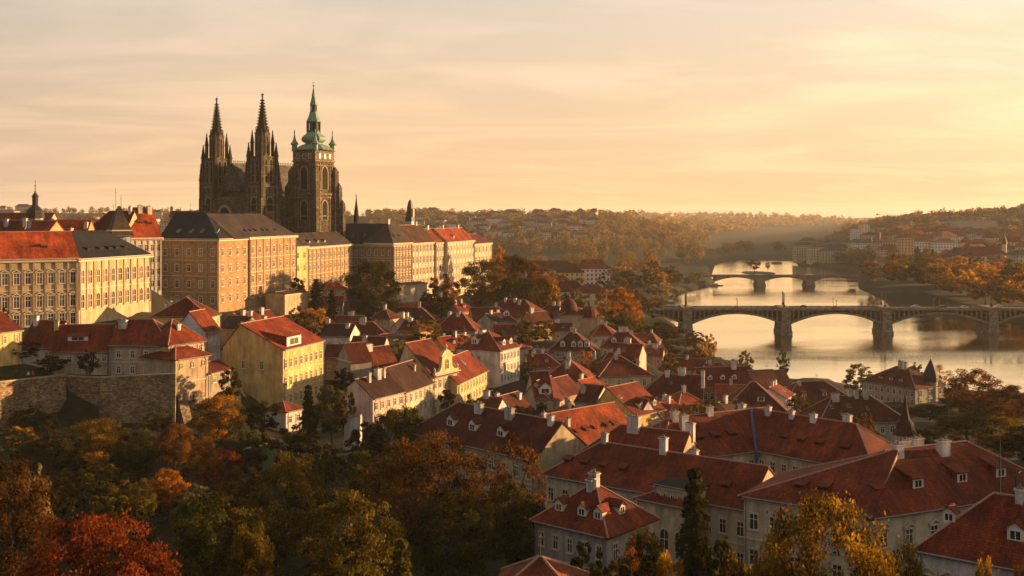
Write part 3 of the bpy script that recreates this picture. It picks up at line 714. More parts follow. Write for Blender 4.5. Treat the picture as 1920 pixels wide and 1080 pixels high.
house('narrow beige row house right of the round topped lucarne', 'beige', 'dark',
      wing((1037, 753, 267), (1064, 742, 275), 9, 9.5, 4.6, 'gg', F_=(4, [2.0, 5.6], .8, 1.7, 'n')))
house('narrow ochre row house next to the white curved gable', 'ochre', 'dark',
      wing((1064, 742, 276), (1092, 735, 282), 9, 8.5, 3.8, 'gg', F_=(3, [2.2, 5.6], .8, 1.6, 'n')))
house('low maroon house with pale stone front below the old stone house', 'grey', 'dark',
      wing((966, 784, 249), (1005, 772, 257), 10, 7, 4.2, 'gg', F_=(5, [1.8, 4.6], .8, 1.5, 'n'), ch=[(.2, -1, 1.2, .9, 1.3), (.8, 1.5, 1.2, .9, 1.2)]))
house('red roof with one square white chimney and a blank white end wall', 'white', 'dark',
      wing((858, 776, 240), (926, 778, 236), 8, 5, 3.4, 'hg', ch=[(.2, .2, 1.5, .9, 1.5)], ),
      wing((922, 785, 240), (967, 782, 246), 7, 6, 2.2, 'gg'))
house('white house with swept side wall and lit yellow front of three windows', 'yellow', 'red',
      wing((1191, 780, 249), (1246, 767, 258), 12, 8.5, 5.4, 'gg', F_=(3, [2.6, 6.2], .9, 1.9, 'n'), wall='yellow', rc=.66, dm=[('F', .35, 1.2, 1.3, 1.3, 'g'), ('F', .8, 1.2, 1.3, 1.3, 'g'), ('F', .1, 4.6, 1.0, 1.0, 'k')]),
      wing((1112, 780, 262), (1190, 781, 251), 9, 8, 5.2, 'gg', wall='white', dm=[('F', .6, 2.6, 1, .9, 'k'), ('F', .2, 2.6, .8, .8, 'k')], F_=None))
house('narrow white gable house with a stepped chimney left of the swept white wall', 'white', 'dark',
      wing((1078, 752, 266), (1116, 752, 263), 9, 8, 3.4, 'fg', F_=(2, [2.2, 5.2], .6, 1.0, 'n', 1.2), ch=[(.2, 2.2, 1.2, .9, 1.4)]))
house('large deep red roof over a white arcaded wall in the middle of town', 'white', 'dark',
      wing((1196, 744, 297), (1317, 741, 293), 12, 5.5, 5.4, 'hg', F_=(7, [2.4], 1.2, 2.0, 'n'), ch=[(.45, 0, 2.4, 1, 1.8), (.1, .5, 1.4, 1, 1.4), (.98, 3, 1.1, 1.0, 4.6)], dm=[('F', .5, 3.4, .8, .8, 'k')]))
house('ochre house with four windows joined to the deep red roof', 'ochre', 'dark',
      wing((1317, 726, 300), (1412, 724, 303), 11, 8, 4.4, 'gg', F_=(8, [2.6, 5.8], 1.1, 1.8, 'n'), dm=[('F', .2, 1.8, 1.3, 1.0, 'g'), ('F', .45, 1.8, 1.3, 1.0, 'g'), ('F', .68, 1.8, 1.3, 1.0, 'g')], ch=[(.75, .5, 1.6, 1, 2.2)]))
house('white steep gable at the river side of the roofs, left one of two', 'white', 'dark',
      wing((1394, 737, 316), (1466, 730, 320), 10, 5, 5.4, 'fg', F_=None, ch=[(.1, .5, 1.4, .9, 2.0)]))
house('smaller white gable with dark red roof next to the river', 'white', 'dark',
      wing((1437, 722, 338), (1484, 720, 340), 9, 4, 3.6, 'fg'))
house('pavilion with tent shaped dark red roof and one white dormer', 'beige', 'dark',
      wing((1358, 770, 268), (1476, 770, 266), 14, 6, 6.0, 'hh', F_=(6, [2.0], 1.0, 1.4, 'n'), dm=[('F', .6, 2.2, 1.8, 1.3, 's'), ('F', .2, 2.4, .9, .8, 'k')], hl=7.0))
house('red roofed house with a pale parapet closest to the river', 'peach', 'dark',
      wing((1474, 756, 314), (1602, 754, 318), 12, 4, 4.8, 'hh', F_=(6, [1.8], .9, 1.2, 'n'), dm=[('F', .3, 1.6, 1.4, 1, 's'), ('F', .6, 1.6, 1.4, 1, 's')], ch=[(.02, 1, 1.0, .8, 1.2)]))
house('long maroon roof with skylights and white chimneys in front of the grey villa', 'beige', 'dark',
      wing((1536, 794, 254), (1700, 792, 258), 12, 6, 5.0, 'hh', F_=(9, [2.0], 1.1, 1.6, 'n'), dm=[('F', .22, 3.0, .8, 1.0, 'k'), ('F', .42, 3.2, 1.2, .9, 'k'), ('F', .3, 1.4, .9, .9, 'k'), ('F', .62, 2.4, .8, 1.0, 'k')],
           ch=[(.02, 1, 1.9, 1.2, 1.6), (.62, .6, 1.1, .8, 1.8), (.86, .8, 1.3, .9, 2.0), (.46, 0, 1.2, .8, 1.4)]))
house('grey villa with dark onion turret and many chimneys by the river', 'grey', 'dark',
      wing((1616, 713, 362), (1716, 727, 345), 15, 10.5, 4.8, 'hh', F_=(9, [1.9, 4.6, 7.6], 1.0, 1.7, 'n'), B=(3, [1.9, 5.0], 1.3, 2.0, 'p'), dm=[('F', q, 1.6, 1.5, .9, 's') for q in (.3, .5, .68)],
           ch=[(.25, 0, 1.0, .8, 2.0), (.5, .5, 2.0, 1.1, 2.2), (.85, .6, 1.4, 1, 2.2)]), name='villa', cat='villa', trim=TRIM_GREY)
house('low slanting red roof by the quay below the left bridge end', 'beige', 'red',
      wing((1238, 690, 402), (1322, 690, 398), 9, 3.5, 3.2, 'hg', ch=[(.4, .5, 1.0, .8, 1.3)]))
house('narrow ochre house with dark roof behind the deep red roof by the quay', 'ochre', 'dark',
      wing((1222, 700, 372), (1275, 698, 370), 9, 4, 3.4, 'hh', F_=(3, [1.8], .9, 1.3, 'n'), ch=[(.4, .4, 1.1, .9, 1.4)]))
house('white house with red roof between the quay and the ochre four window house', 'white', 'red',
      wing((1330, 704, 362), (1388, 703, 364), 9, 4, 3.2, 'gh', F_=(4, [1.8], .9, 1.3, 'n'), ch=[(.3, .4, 1.1, .9, 1.4)]))
house('small peach house with red roof between bridge trees and round dormer house', 'peach', 'rust',
      wing((1204, 640, 440), (1232, 640, 438), 8, 4, 3.2, 'hh', ch=[(.4, .3, .9, .8, 1.2)]))
house('white house with brown roof tucked behind the grey mansard house', 'white', 'red',
      wing((1112, 628, 385), (1150, 627, 385), 9, 5, 3.6, 'hh', F_=(3, [2], .9, 1.3, 'n'), ch=[(.4, .3, 1.2, .9, 1.4), (.8, .3, .9, .8, 1.4)]))
house('cream house with dark roof behind the wide red roof with three chimneys', 'cream', 'dark',
      wing((1120, 690, 330), (1180, 689, 332), 9, 5, 3.8, 'hg', F_=(4, [2], .9, 1.3, 'n'), ch=[(.6, .3, 1.0, .8, 1.4)]))
# ---- front
house('house with bright red roof and blank cream gable behind the autumn tree', 'cream', 'bright',
      wing((1052, 840, 198), (1192, 813, 212), 11, 8, 5.0, 'gg', dm=[('F', q, 1.6, 1.0, .45, 'e') for q in (.3, .42, .54, .7, .8)], ch=[(.25, 2.4, .7, .7, 1.2), (.03, .6, .7, .7, 1.0)]))
house('large house with very dark tiled roof and white gutter, half hidden by trees', 'beige', 'brown',
      wing((766, 808, 205), (1004, 862, 181), 13, 9.5, 5.2, 'hg', F_=(11, [2.6, 6.0], 1.0, 1.7, 'n'), ch=[(.25, 1.0, 2.0, 1, 1.6), (.55, 1.0, 2.0, 1.0, 1.8), (.92, .8, 1.2, .8, 1.6)], roof='dark', dm=[('F', .28, 2.2, 1.9, 1.3, 'g'), ('F', .46, 2.2, 1.9, 1.3, 'g'), ('F', .68, 2.2, 1.9, 1.2, 'g')]))
house('low wing with thick white double chimney behind the long front wing', 'beige', 'red',
      wing((1085, 850, 181), (1270, 873, 172), 10, 7, 4.2, 'hg', ch=[(.22, .6, 2.4, 1.4, 2.4), (.95, -1.5, 1.6, 1.1, 2.6)]))
house('long front wing with red roof, white attic pavilion and cream shaded walls', 'cream', 'red',
      wing((1020, 888, 170), (1405, 957, 149.5), 12.5, 11, 4.5, 'hg', F_=(13, [2.9, 7.2], 1.05, 2.0, 'n'), dm=[('F', q, 2.2, 1.2, .45, 'e') for q in (.08, .17, .27, .37, .86)], ch=[(.4, .3, 1.3, .9, 2.4), (.02, 0, 1.1, .8, 1.4), (.56, -.8, 1.5, .9, 1.2)]),
      wing((1196, 934, 155.5), (1298, 953, 150), 4, 11, .9, 'hh', F_=(3, [5.0], 1.3, 2.8, 'a', 2.0), roof='red', cp=False, wall='cream'),
      wing((1228, 907, 155), (1296, 919, 151.2), 4, 3.6, .7, 'hh', F_=(5, [1.7], .6, 1.15, 'a'), roof='slate', cp=False, wall='cream', ov=.4),
      name='convent_wing', cat='building', split=True)
house('courtyard wing with wide red roof, cream walls and a blue drainpipe in its corner', 'cream', 'red',
      wing((1236, 866, 179.5), (1418, 842, 189), 13, 9, 5.4, 'hg', F_=(9, [2.6, 6.4], 1.0, 1.8, 'n'), dm=[('F', q, 2.4, 1.7, .5, 'e') for q in (.5, .68, .85)], ch=[(.06, 2.2, 1.6, 1.1, 2.6), (.38, .2, 1.3, .9, 1.4), (.03, .5, 1.5, 1, 1.5)], ext1=8.5),
      wing((1418, 842, 189), (1640, 882, 173), 13, 9, 5.4, 'gh', ext=8.5, F_=(10, [2.6, 6.4], 1.0, 1.8, 'n'), dm=[('F', q, 2.2, 1.5, .5, 'e') for q in (.18, .33, .48, .7)], ch=[(.08, 1.0, 1.4, 1, 1.5), (.3, .6, 1.1, .9, 1.3), (.5, .6, 1.0, .8, 1.2), (.68, .6, 1.2, .9, 1.2), (.92, -.5, 1.6, 1, 1.6)]),
      name='convent_wing', cat='building')
house('small grey corner house with four white gabled dormers in its red roof', 'grey', 'red',
      wing((1003, 972, 135), (1138, 1003, 128), 10, 9.5, 4.0, 'hh', F_=(5, [2.3, 6.6], .8, 1.7, 'n'), B=(3, [2.3, 6.0], .9, 1.9, 'n'), dm=[('F', q, 1.2, 1.25, 1.05, 'g') for q in (.26, .58, .8)] + [('B', .5, 1.3, 1.25, 1.05, 'g')],
           ch=[(.3, .8, .9, .7, 1.3), (.75, .2, 1.3, .9, 1.6), (.98, .5, .8, .7, 1.3)]), split=True)
house('big cream building with long red hipped roof and large shed dormers at the right', 'cream', 'red',
      wing((1395, 929, 139), (1632, 968, 130), 14, 12.5, 5.4, 'hg', F_=(6, [3.1, 7.6], 1.15, 2.0, 'n'), dm=[('F', .4, 2.4, 1.3, .45, 'e'), ('F', .58, 2.6, 1.3, .45, 'e')], hl=15.4, rc=.814),
      wing((1632, 968, 130), (1990, 912, 143), 14.5, 12.5, 5.4, 'hh', F_=(8, [3.1, 7.6], 1.15, 1.8, 'p'), dm=[('F', q, 2.2, 1.7, 1.25, 's') for q in (.3, .53, .74)] + [('F', .11, 2.4, 1.2, .4, 'e')],
           ch=[(.09, .9, 1.5, 1.0, 1.5), (.62, 1.2, 1.8, 1.2, 1.7), (.33, -1.6, 1.7, 1, 1.8), (.5, -1.7, 2, 1, 2.0)], hl=9), name='convent_building', cat='building', split=True)
house('white house with coarse red tiles and two small dormers in the bottom right corner', 'white', 'red',
      wing((1722, 1026, 101), (2010, 1075, 93), 10, 9, 4.6, 'hg', F_=(7, [3.2, 7], 1.0, 1.7, 'p'), dm=[('F', .16, 2.2, 1.1, .9, 'g'), ('F', .62, 1.6, 1.4, 1.1, 'g')], ch=[(.5, -.5, 1.4, .9, 1.8), (.3, .3, .8, .7, 1.1)]), split=True)
house('single corner of a coarse tiled roof at the bottom edge', 'dusty', 'rust',
      wing((925, 1122, 100), (1085, 1122, 99), 8, 7, 2.5, 'hh'))


# ======================================================================= GROUND
CP += [(0, 0, 56), (-40, 0, 55), (0, 22, 46), (30, 25, 47), (-30, 25, 46), (0, 50, 33), (-40, 60, 30), (40, 60, 33), (0, 90, 21), (-30, 100, 20), (30, 100, 22), (60, 90, 28), (75, 70, 36),
       (-60, 110, 20), (-20, 140, 18), (-50, 150, 18.5), (-80, 150, 19), (-30, 180, 17.5), (-60, 190, 17.5), (-90, 195, 18.5), (-80, 215, 21.5), (-100, 205, 23), (-40, 215, 19), (-20, 200, 18), (0, 160, 18), (10, 125, 19), (20, 190, 17.5),
       (-102, 195, 22), (-110, 170, 22), (-120, 210, 24), (-70, 219, 22.3), (-78, 215, 22.3), (-62, 219, 22), (-62, 212, 21.5),
       (255, 40, 78), (255, 110, 74), (262, 170, 63), (262, 215, 58), (268, 262, 50), (330, 100, 85), (330, 180, 78), (310, 300, 30), (225, 200, 50), (230, 250, 44), (262, 300, 25), (200, 120, 52), (190, 60, 58), (140, 90, 38), (125, 150, 24), (130, 230, 9), (150, 300, 4.5), (170, 350, 3), (240, 290, 5),  # includes the unseen hill at the right, raised to shade the foreground
       (100, 330, 6), (90, 400, 3), (60, 430, 6), (70, 520, 3.5), (55, 600, 4), (60, 700, 4), (95, 800, 3), (130, 950, 4), (0, 650, 9), (-20, 560, 20), (0, 520, 19), (20, 470, 12), (50, 480, 6), (-40, 700, 12), (-200, 700, 30), (-60, 560, 44), (-115, 470, 45), (-90, 480, 45), (-140, 480, 46), (-60, 500, 44), (-100, 540, 45), (-200, 400, 44), (-200, 250, 42), (-300, 350, 45),
       (-75, 395, 31), (-60, 430, 30), (-40, 450, 29), (-20, 480, 27), (-95, 335, 31), (-110, 330, 35), (-300, 100, 40), (-150, 100, 26), (-130, 290, 38), (-105, 282, 37.5),
       (0, 900, 5), (-200, 1000, 12), (100, 1100, 4), (340, 560, 4), (350, 700, 3.5), (330, 900, 3), (430, 800, 5), (420, 1000, 4), (600, 600, 6), (600, 1000, 8), (400, 1200, 4), (450, 400, 6), (240, 1200, 4), (280, 1500, 4), (-400, 700, 40), (-600, 400, 45)]
# the terrace behind the stone wall
for q in np.linspace(0, 1, 9):
    p = v2(W(-30 + q * 150, 207 + 15 * q)); CP.append((p[0] - 1.0, p[1] + 3.0, Z(712, 216))); CP.append((p[0] + 1.0, p[1] - 3.5, 22.5 + 1.5 * (1 - q)))
    p = v2(W(120 + q * 208, 222.5 - q * 1.5)); CP.append((p[0], p[1] + 3.0, 32.0)); CP.append((p[0], p[1] - 4.0, 22.2))
CP += [(*W(px, D), z) for px, D, z in ((480, 198, 19.6), (440, 200, 19.4), (540, 200, 19.8), (500, 207, 20.8), (420, 180, 17.5), (330, 190, 17.5), (250, 186, 17.5), (190, 196, 17.2), (120, 200, 18.5), (60, 205, 20))]
def fill_houses():
    r = random.Random(33); A_ = np.array(CP); foot = []
    for H in HOUSES:
        for g in H['wings']:
            L = np.linalg.norm(g['P1'] - g['P0']); c = (g['P0'] + g['P1']) / 2 - g['n'] * g['w'] / 2; foot.append((c, g['d'], g['n'], L / 2, g['w'] / 2))
    word = {'cream': 'cream', 'white': 'white', 'beige': 'beige', 'ochre': 'ochre', 'yellow': 'yellow', 'grey': 'grey', 'peach': 'peach', 'pink': 'pinkish'}
    k = t = 0; used = {}
    while k < 32 and t < 4000:
        t += 1; px = r.uniform(610, 1560); D = r.uniform(235, 440); p = v2(W(px, D))
        if D > 300 and px > 1330 or (px < 700 and D < 270) or (px > 1250 and D < 262): continue
        if D > 330 and px > 1240: continue
        wd, dp = r.uniform(7, 12), r.uniform(6.5, 9); rr = math.hypot(wd, dp) / 2
        if any(abs((p - c) @ d) < a + rr * .86 and abs((p - c) @ n) < b + rr * .86 for c, d, n, a, b in foot): continue
        d2 = ((A_[:, :2] - p) ** 2).sum(1); w_ = 1 / (d2 + 9) ** 2; z = float((w_ * A_[:, 2]).sum() / w_.sum()); h = r.uniform(4, 7)
        a_ = r.uniform(-.5, 1.2); d = np.array((math.cos(a_), math.sin(a_))); q0, q1 = p - d * wd / 2, p + d * wd / 2
        wc, rc = r.choice(list(word)), r.choice(['red', 'dark', 'red', 'dark', 'rust', 'brown', 'bright'])
        f = lambda q: (960 + F * q[0] / q[1], YH + (HC - z - h) / q[1] * F, q[1])
        zone_ = 'above the sunlit row' if px < 830 and D > 285 else 'among the yards of the sunlit row' if px < 880 else 'between the white lit house and the domes' if D > 320 and px < 1130 else 'near the river roofs' if px > 1130 and D > 300 else 'between the old stone house and the courtyard roofs'
        lab = f'small {word[wc]} house with {dict(red="red", dark="dark red", rust="rust red", brown="brown", bright="bright red")[rc]} roof ' + zone_
        used[lab] = used.get(lab, 0) + 1
        nW = max(2, int(wd / 2.6))
        house(lab, wc, rc, wing(f(q0), f(q1), dp, h, r.uniform(2.2, 3.5), r.choice(['hh', 'gg', 'gh', 'gg']), F_=(nW, [1.9] if h < 5.6 else [1.9, 4.7], .85, 1.35, 'n'), L=(2, [1.9], .8, 1.3, 'n'),
              ch=[(r.uniform(.1, .9), r.uniform(-.5, .8), r.uniform(.7, 1.3), .8, r.uniform(1.1, 1.8)) for _ in range(r.choice([1, 2, 2, 3]))], dm=[('F', r.uniform(.3, .7), 1.3, r.choice([.9, 1.3]), .9, r.choice('gks'))] if r.random() < .6 else ()), group='small houses filling the old town')
        foot.append((p, d, np.array((d[1], -d[0])), wd / 2, dp / 2)); k += 1
    print('filler houses', k)
fill_houses()
CPA = np.array(CP)
RIVER = [(420, 290), (230, 345)] + [W(px, F * HC / (y - YH)) for px, y in ((1920, 757), (1600, 736), (1480, 724), (1380, 706), (1310, 690), (1345, 668), (1352, 656), (1300, 645), (1235, 618), (1200, 592), (1240, 566), (1290, 548), (1336, 537), (1346, 530), (1338, 519), (1342, 505), (1345, 495), (1372, 489), (1400, 487), (1485, 486), (1490, 496), (1545, 503), (1598, 510), (1606, 522), (1603, 541), (1635, 556), (1700, 572), (1790, 588))] + [(310, 640), (330, 560), (380, 420)]
RIV = np.array(RIVER)


def sstep(a, b, x):
    t = np.clip((x - a) / (b - a), 0, 1); return t * t * (3 - 2 * t)


def river_sd(X, Y):
    """signed distance, negative in the river"""
    best = np.full(X.shape, 1e9); ins = np.zeros(X.shape, bool); n = len(RIV)
    for i in range(n):
        a, b = RIV[i], RIV[(i + 1) % n]; ab = b - a
        t = np.clip(((X - a[0]) * ab[0] + (Y - a[1]) * ab[1]) / (ab @ ab), 0, 1)
        best = np.minimum(best, np.hypot(X - a[0] - t * ab[0], Y - a[1] - t * ab[1]))
        cond = ((a[1] > Y) != (b[1] > Y)) & (X < (b[0] - a[0]) * (Y - a[1]) / (b[1] - a[1] + 1e-12) + a[0])
        ins ^= cond
    return np.where(ins, -best, best)


def hills(X, Y):
    px = 960 + F * X / np.maximum(Y, 50); D = Y
    def layer(pxs, ys, D1, d0, tree):
        y = np.interp(px, pxs, ys) + tree * F / D1
        z = HC - (y - YH) / F * D1
        return np.maximum(z, 0) * sstep(d0, D1, D) * (1 - .55 * sstep(D1, D1 * 1.7, D))
    h = layer([-400, 0, 300, 600, 780, 900, 1000, 1090, 1150, 1200, 1270, 1320, 1360, 1420], [386, 386, 387, 392, 393, 397, 396, 395, 399, 409, 421, 436, 452, 466], 2200, 1250, 14)
    h = np.maximum(h, layer([1470, 1540, 1570, 1600, 1650, 1700, 1800, 1920, 2100, 3000], [470, 448, 438, 424, 412, 402, 395, 388, 386, 386], 1900, 1450, 13))
    h = np.maximum(h, layer([900, 1120, 1180, 1260, 1400, 1520, 1590, 1640, 1750], [402, 399, 398, 401, 402, 405, 411, 420, 425], 5600, 3900, 14))
    h = np.maximum(h, layer([1180, 1300, 1340, 1420, 1480, 1540, 1600], [414, 412, 416, 424, 430, 434, 440], 3500, 2500, 14))
    h = np.maximum(h, (5 + 24 * sstep(1050, 1560, D)) * sstep(1560, 1700, px))
    return h


def ground(X, Y):
    X = np.asarray(X, float); Y = np.asarray(Y, float); sh = X.shape
    x, y = X.ravel(), Y.ravel(); z = np.empty_like(x)
    for i in range(0, len(x), 20000):
        d2 = (x[i:i + 20000, None] - CPA[:, 0]) ** 2 + (y[i:i + 20000, None] - CPA[:, 1]) ** 2
        w_ = 1 / (d2 + 3.0) ** 2
        z[i:i + 20000] = (w_ * CPA[:, 2]).sum(1) / w_.sum(1)
    s = sstep(900, 1300, y); z = z * (1 - s) + 5 * s
    lf = sstep(-150, -450, x) * sstep(500, 900, y); z = z * (1 - lf) + np.maximum(z, 42) * lf
    z = np.maximum(z, hills(x, y)); z = np.maximum(z, 1.6)
    sd = river_sd(x, y)
    z = np.where(sd < 0, -3, np.where(sd < 9, -3 + (np.minimum(z, 6.5) + 3) * sstep(0, 9, sd) ** .6 + np.maximum(z - 6.5, 0) * sstep(2, 9, sd), z))
    return z.reshape(sh)


def gz(x, y): return float(ground(np.array([x]), np.array([y]))[0])


def ground_mat():
    m, t, b = mat_base('ground')
    g = t.n('NewGeometry')
    n1 = t.n('TexNoise', i_Scale=0.05, i_Detail=8.0, i_Roughness=0.7); t.l(g.outputs['Position'], n1.inputs[0])
    n2 = t.n('TexNoise', i_Scale=0.8, i_Detail=6.0, i_Roughness=0.7); t.l(g.outputs['Position'], n2.inputs[0])
    c = t.ramp(n1.outputs[0], [(0.35, (0.014, 0.019, 0.006)), (0.5, (0.024, 0.024, 0.009)), (0.62, (0.045, 0.032, 0.018))])
    c2 = t.ramp(n2.outputs[0], [(0.3, (0.6,) * 3), (0.7, (1.35,) * 3)])
    sp = t.n('SeparateXYZ'); t.l(g.outputs['Position'], sp.inputs[0])
    town = t.math('MULTIPLY', t.math('GREATER_THAN', sp.outputs['Y'], 236.0), t.math('LESS_THAN', sp.outputs['Y'], 520.0))
    c = t.mix(town, c, t.ramp(n1.outputs[0], [(0.4, (0.04, 0.034, 0.028)), (0.62, (0.022, 0.02, 0.010))]))
    t.l(t.mix(1, c, c2, 'MULTIPLY'), b.inputs['Base Color']); b.inputs['Roughness'].default_value = .95; b.inputs['Specular IOR Level'].default_value = .1
    bp = t.n('Bump', i_Strength=.7, i_Distance=.3); t.l(n2.outputs[0], bp.inputs['Height']); t.l(bp.outputs[0], b.inputs['Normal'])
    return m


def grow(lo, hi, step, far_lo, far_hi, k=1.13):
    a = list(np.arange(lo, hi + 1e-6, step)); s = step
    while a[-1] < far_hi: s *= k; a.append(a[-1] + s)
    b = []; s = step; q = lo
    while q > far_lo: s *= k; q -= s; b.append(q)
    return np.array(b[::-1] + a)


gx = grow(-170, 420, 4.0, -8300, 8300); gy = grow(20, 700, 4.0, -250, 12000, 1.045)
GX, GY = np.meshgrid(gx, gy); GZ = ground(GX, GY)
nx, ny = len(gx), len(gy)
me = bpy.data.meshes.new('ground')
ii = np.arange(nx * ny).reshape(ny, nx)
q = np.stack([ii[:-1, :-1], ii[:-1, 1:], ii[1:, 1:], ii[1:, :-1]], -1).reshape(-1, 4)
def np_mesh(me, V, Q, mi=None, smooth=True):
    k = Q.shape[1]
    me.vertices.add(len(V)); me.vertices.foreach_set('co', np.ascontiguousarray(V, np.float32).ravel())
    me.loops.add(Q.size); me.loops.foreach_set('vertex_index', Q.astype(np.int32).ravel())
    me.polygons.add(len(Q)); me.polygons.foreach_set('loop_start', np.arange(0, Q.size, k, dtype=np.int32))
    if mi is not None: me.polygons.foreach_set('material_index', np.asarray(mi, np.int32))
    me.polygons.foreach_set('use_smooth', [smooth] * len(Q))
    me.update(calc_edges=True)
np_mesh(me, np.stack([GX, GY, GZ], -1).reshape(-1, 3), q)
me.materials.append(ground_mat())
tag(link('ground', me), kind='structure')


def water_mat():
    m, t, b = mat_base('river_water')
    b.inputs['Base Color'].default_value = (0.03, 0.026, 0.018, 1); b.inputs['Roughness'].default_value = 0.05; b.inputs['IOR'].default_value = 1.33
    gl = t.n('BsdfGlossy', i_Roughness=0.07, i_Color=(1.0, 0.9, 0.68, 1)); mx = t.n('MixShader', i_0=0.9); t.l(b.outputs[0], mx.inputs[1]); t.l(gl.outputs[0], mx.inputs[2]); t.l(mx.outputs[0], m.node_tree.nodes['Material Output'].inputs['Surface'])
    g = t.n('NewGeometry')
    m1 = t.n('Mapping', i_Scale=(0.10, 0.30, 1)); t.l(g.outputs['Position'], m1.inputs[0])
    n1 = t.n('TexNoise', i_Scale=1.0, i_Detail=7.0, i_Roughness=0.68, i_Distortion=.4); t.l(m1.outputs[0], n1.inputs[0])
    m2 = t.n('Mapping', i_Scale=(0.012, 0.03, 1), i_Rotation=(0, 0, .3)); t.l(g.outputs['Position'], m2.inputs[0])
    n2 = t.n('TexNoise', i_Scale=1.0, i_Detail=4.0); t.l(m2.outputs[0], n2.inputs[0])
    amp = t.ramp(n2.outputs[0], [(0.38, (0.25,) * 3), (0.62, (1,) * 3)])
    hgt = t.math('MULTIPLY', n1.outputs[0], amp)
    bp = t.n('Bump', i_Strength=.22, i_Distance=.55); t.l(hgt, bp.inputs['Height']); t.l(bp.outputs[0], b.inputs['Normal']); t.l(bp.outputs[0], gl.inputs['Normal'])
    return m


mb = MB(); mb.poly([(30, 270, 0), (700, 270, 0), (700, 1900, 0), (30, 1900, 0)])
wo = mb.build('river', [water_mat()]); tag(wo, kind='structure')

# ======================================================================= BUILD HOUSES
for H in HOUSES: build_house(H)

# ---- terrace walls at the left
def wall_run(label, pts, zt, zb_, th=1.2, batter=.06, mat=None, cop=True, name='retaining_wall'):
    """pts plan points left to right (front line), zt/zb_ lists"""
    mb, cb = MB(), MB(); m = mat or stone((0.31, 0.215, 0.13), .65, .3, .05, .6, .45, key='wallstone')
    c = np.mean([v2(p) for p in pts], 0)
    root = empty(name, (c[0], c[1], min(zb_)), label, 'wall')
    for (a, b, za, zb0, ya, yb) in zip(pts[:-1], pts[1:], zt[:-1], zt[1:], zb_[:-1], zb_[1:]):
        a, b = v2(a), v2(b); d = (b - a) / np.linalg.norm(b - a); n = np.array((d[1], -d[0]))
        fa, fb = a + n * batter * (za - ya), b + n * batter * (zb0 - yb)
        ka, kb = a - n * th, b - n * th
        mb.poly([(*fa, ya), (*fb, yb), (*b, zb0), (*a, za)]); mb.poly([(*a, za), (*b, zb0), (*kb, zb0), (*ka, za)])
        mb.poly([(*kb, yb), (*ka, ya), (*ka, za), (*kb, zb0)]); mb.poly([(*fb, yb), (*kb, yb), (*kb, zb0), (*b, zb0)]); mb.poly([(*ka, ya), (*fa, ya), (*a, za), (*ka, za)])
        if cop:
            f = lambda p, k, z: (*(p + n * k), z)
            top = [f(a, .18, za + .25), f(b, .18, zb0 + .25), f(b, -.5, zb0 + .25), f(a, -.5, za + .25)]
            cb.slab([top], .25)
    mb.build('masonry', [m], root)
    if cop: cb.build('coping', [flat('coping_stone', (0.30, 0.24, 0.17), .9, noise=.4)], root)
    return root
P = lambda px, D: W(px, D)
wall_run('long sunlit rubble wall of the garden terrace at the left edge', [P(-90, 196), P(-20, 206), P(60, 215), P(123, 222)], [Z(724, 196), Z(719, 206), Z(711, 215), Z(704, 222)], [21, 22, 22, 23])
wall_run('short shaded wall piece stepping back between two terrace walls', [P(123, 223), P(187, 221.5)], [Z(706, 223), Z(709, 221.5)], [22, 21])
wall_run('tall rough stone wall below the old stained tower house', [P(187, 219), P(262, 218.5), P(329, 219.5)], [Z(709, 219), Z(705, 218.5), Z(702, 219.5)], [20, 20, 20])
for px, D, wd in ((343, 221.5, 2.3), (371, 226, 2.2)):
    mb = MB(); d = np.array((.51, .86)); n = np.array((.86, -.51)); c = v2(P(px, D)); h = 8.5; z0 = 20.0
    for s_ in (-1, 1): mb.poly([(*(c + d * wd / 2 * s_ - n * .4), z0), (*(c + d * wd / 2 * s_ + n * 2.6), z0), (*(c + d * wd / 2 * s_ - n * .4), z0 + h)][::s_])
    a, b = c - d * wd / 2, c + d * wd / 2
    mb.poly([(*(a + n * 2.6), z0), (*(b + n * 2.6), z0), (*(b - n * .4), z0 + h), (*(a - n * .4), z0 + h)])
    o = mb.build('buttress', [stone((0.24, 0.18, 0.12), .6, .3, .05, .6, .45, key='wallstone')], None, (c[0], c[1], z0))
    tag(o, 'sloping stone buttress against the corner tower, ' + ('left one' if px < 360 else 'right one') + ' of the pair', 'buttress', 'buttresses of the corner tower')
wall_run('low stone garden wall beside the lawn below the yellow house', [P(592, 187), P(632, 184), P(664, 182)], [Z(862, 187), Z(856, 184), Z(850, 182)], [16, 16, 16], th=.6)
wall_run('rubble wall under the dark shrubs left of the lawn', [P(452, 205), P(500, 210)], [Z(846, 205), Z(833, 210)], [17.5, 17.5], th=.6)
wall_run('white garden wall beside the cypresses', [P(646, 214), P(676, 212)], [Z(786, 214), Z(780, 212)], [18, 18], th=.5, mat=plaster(WALLC['white']))

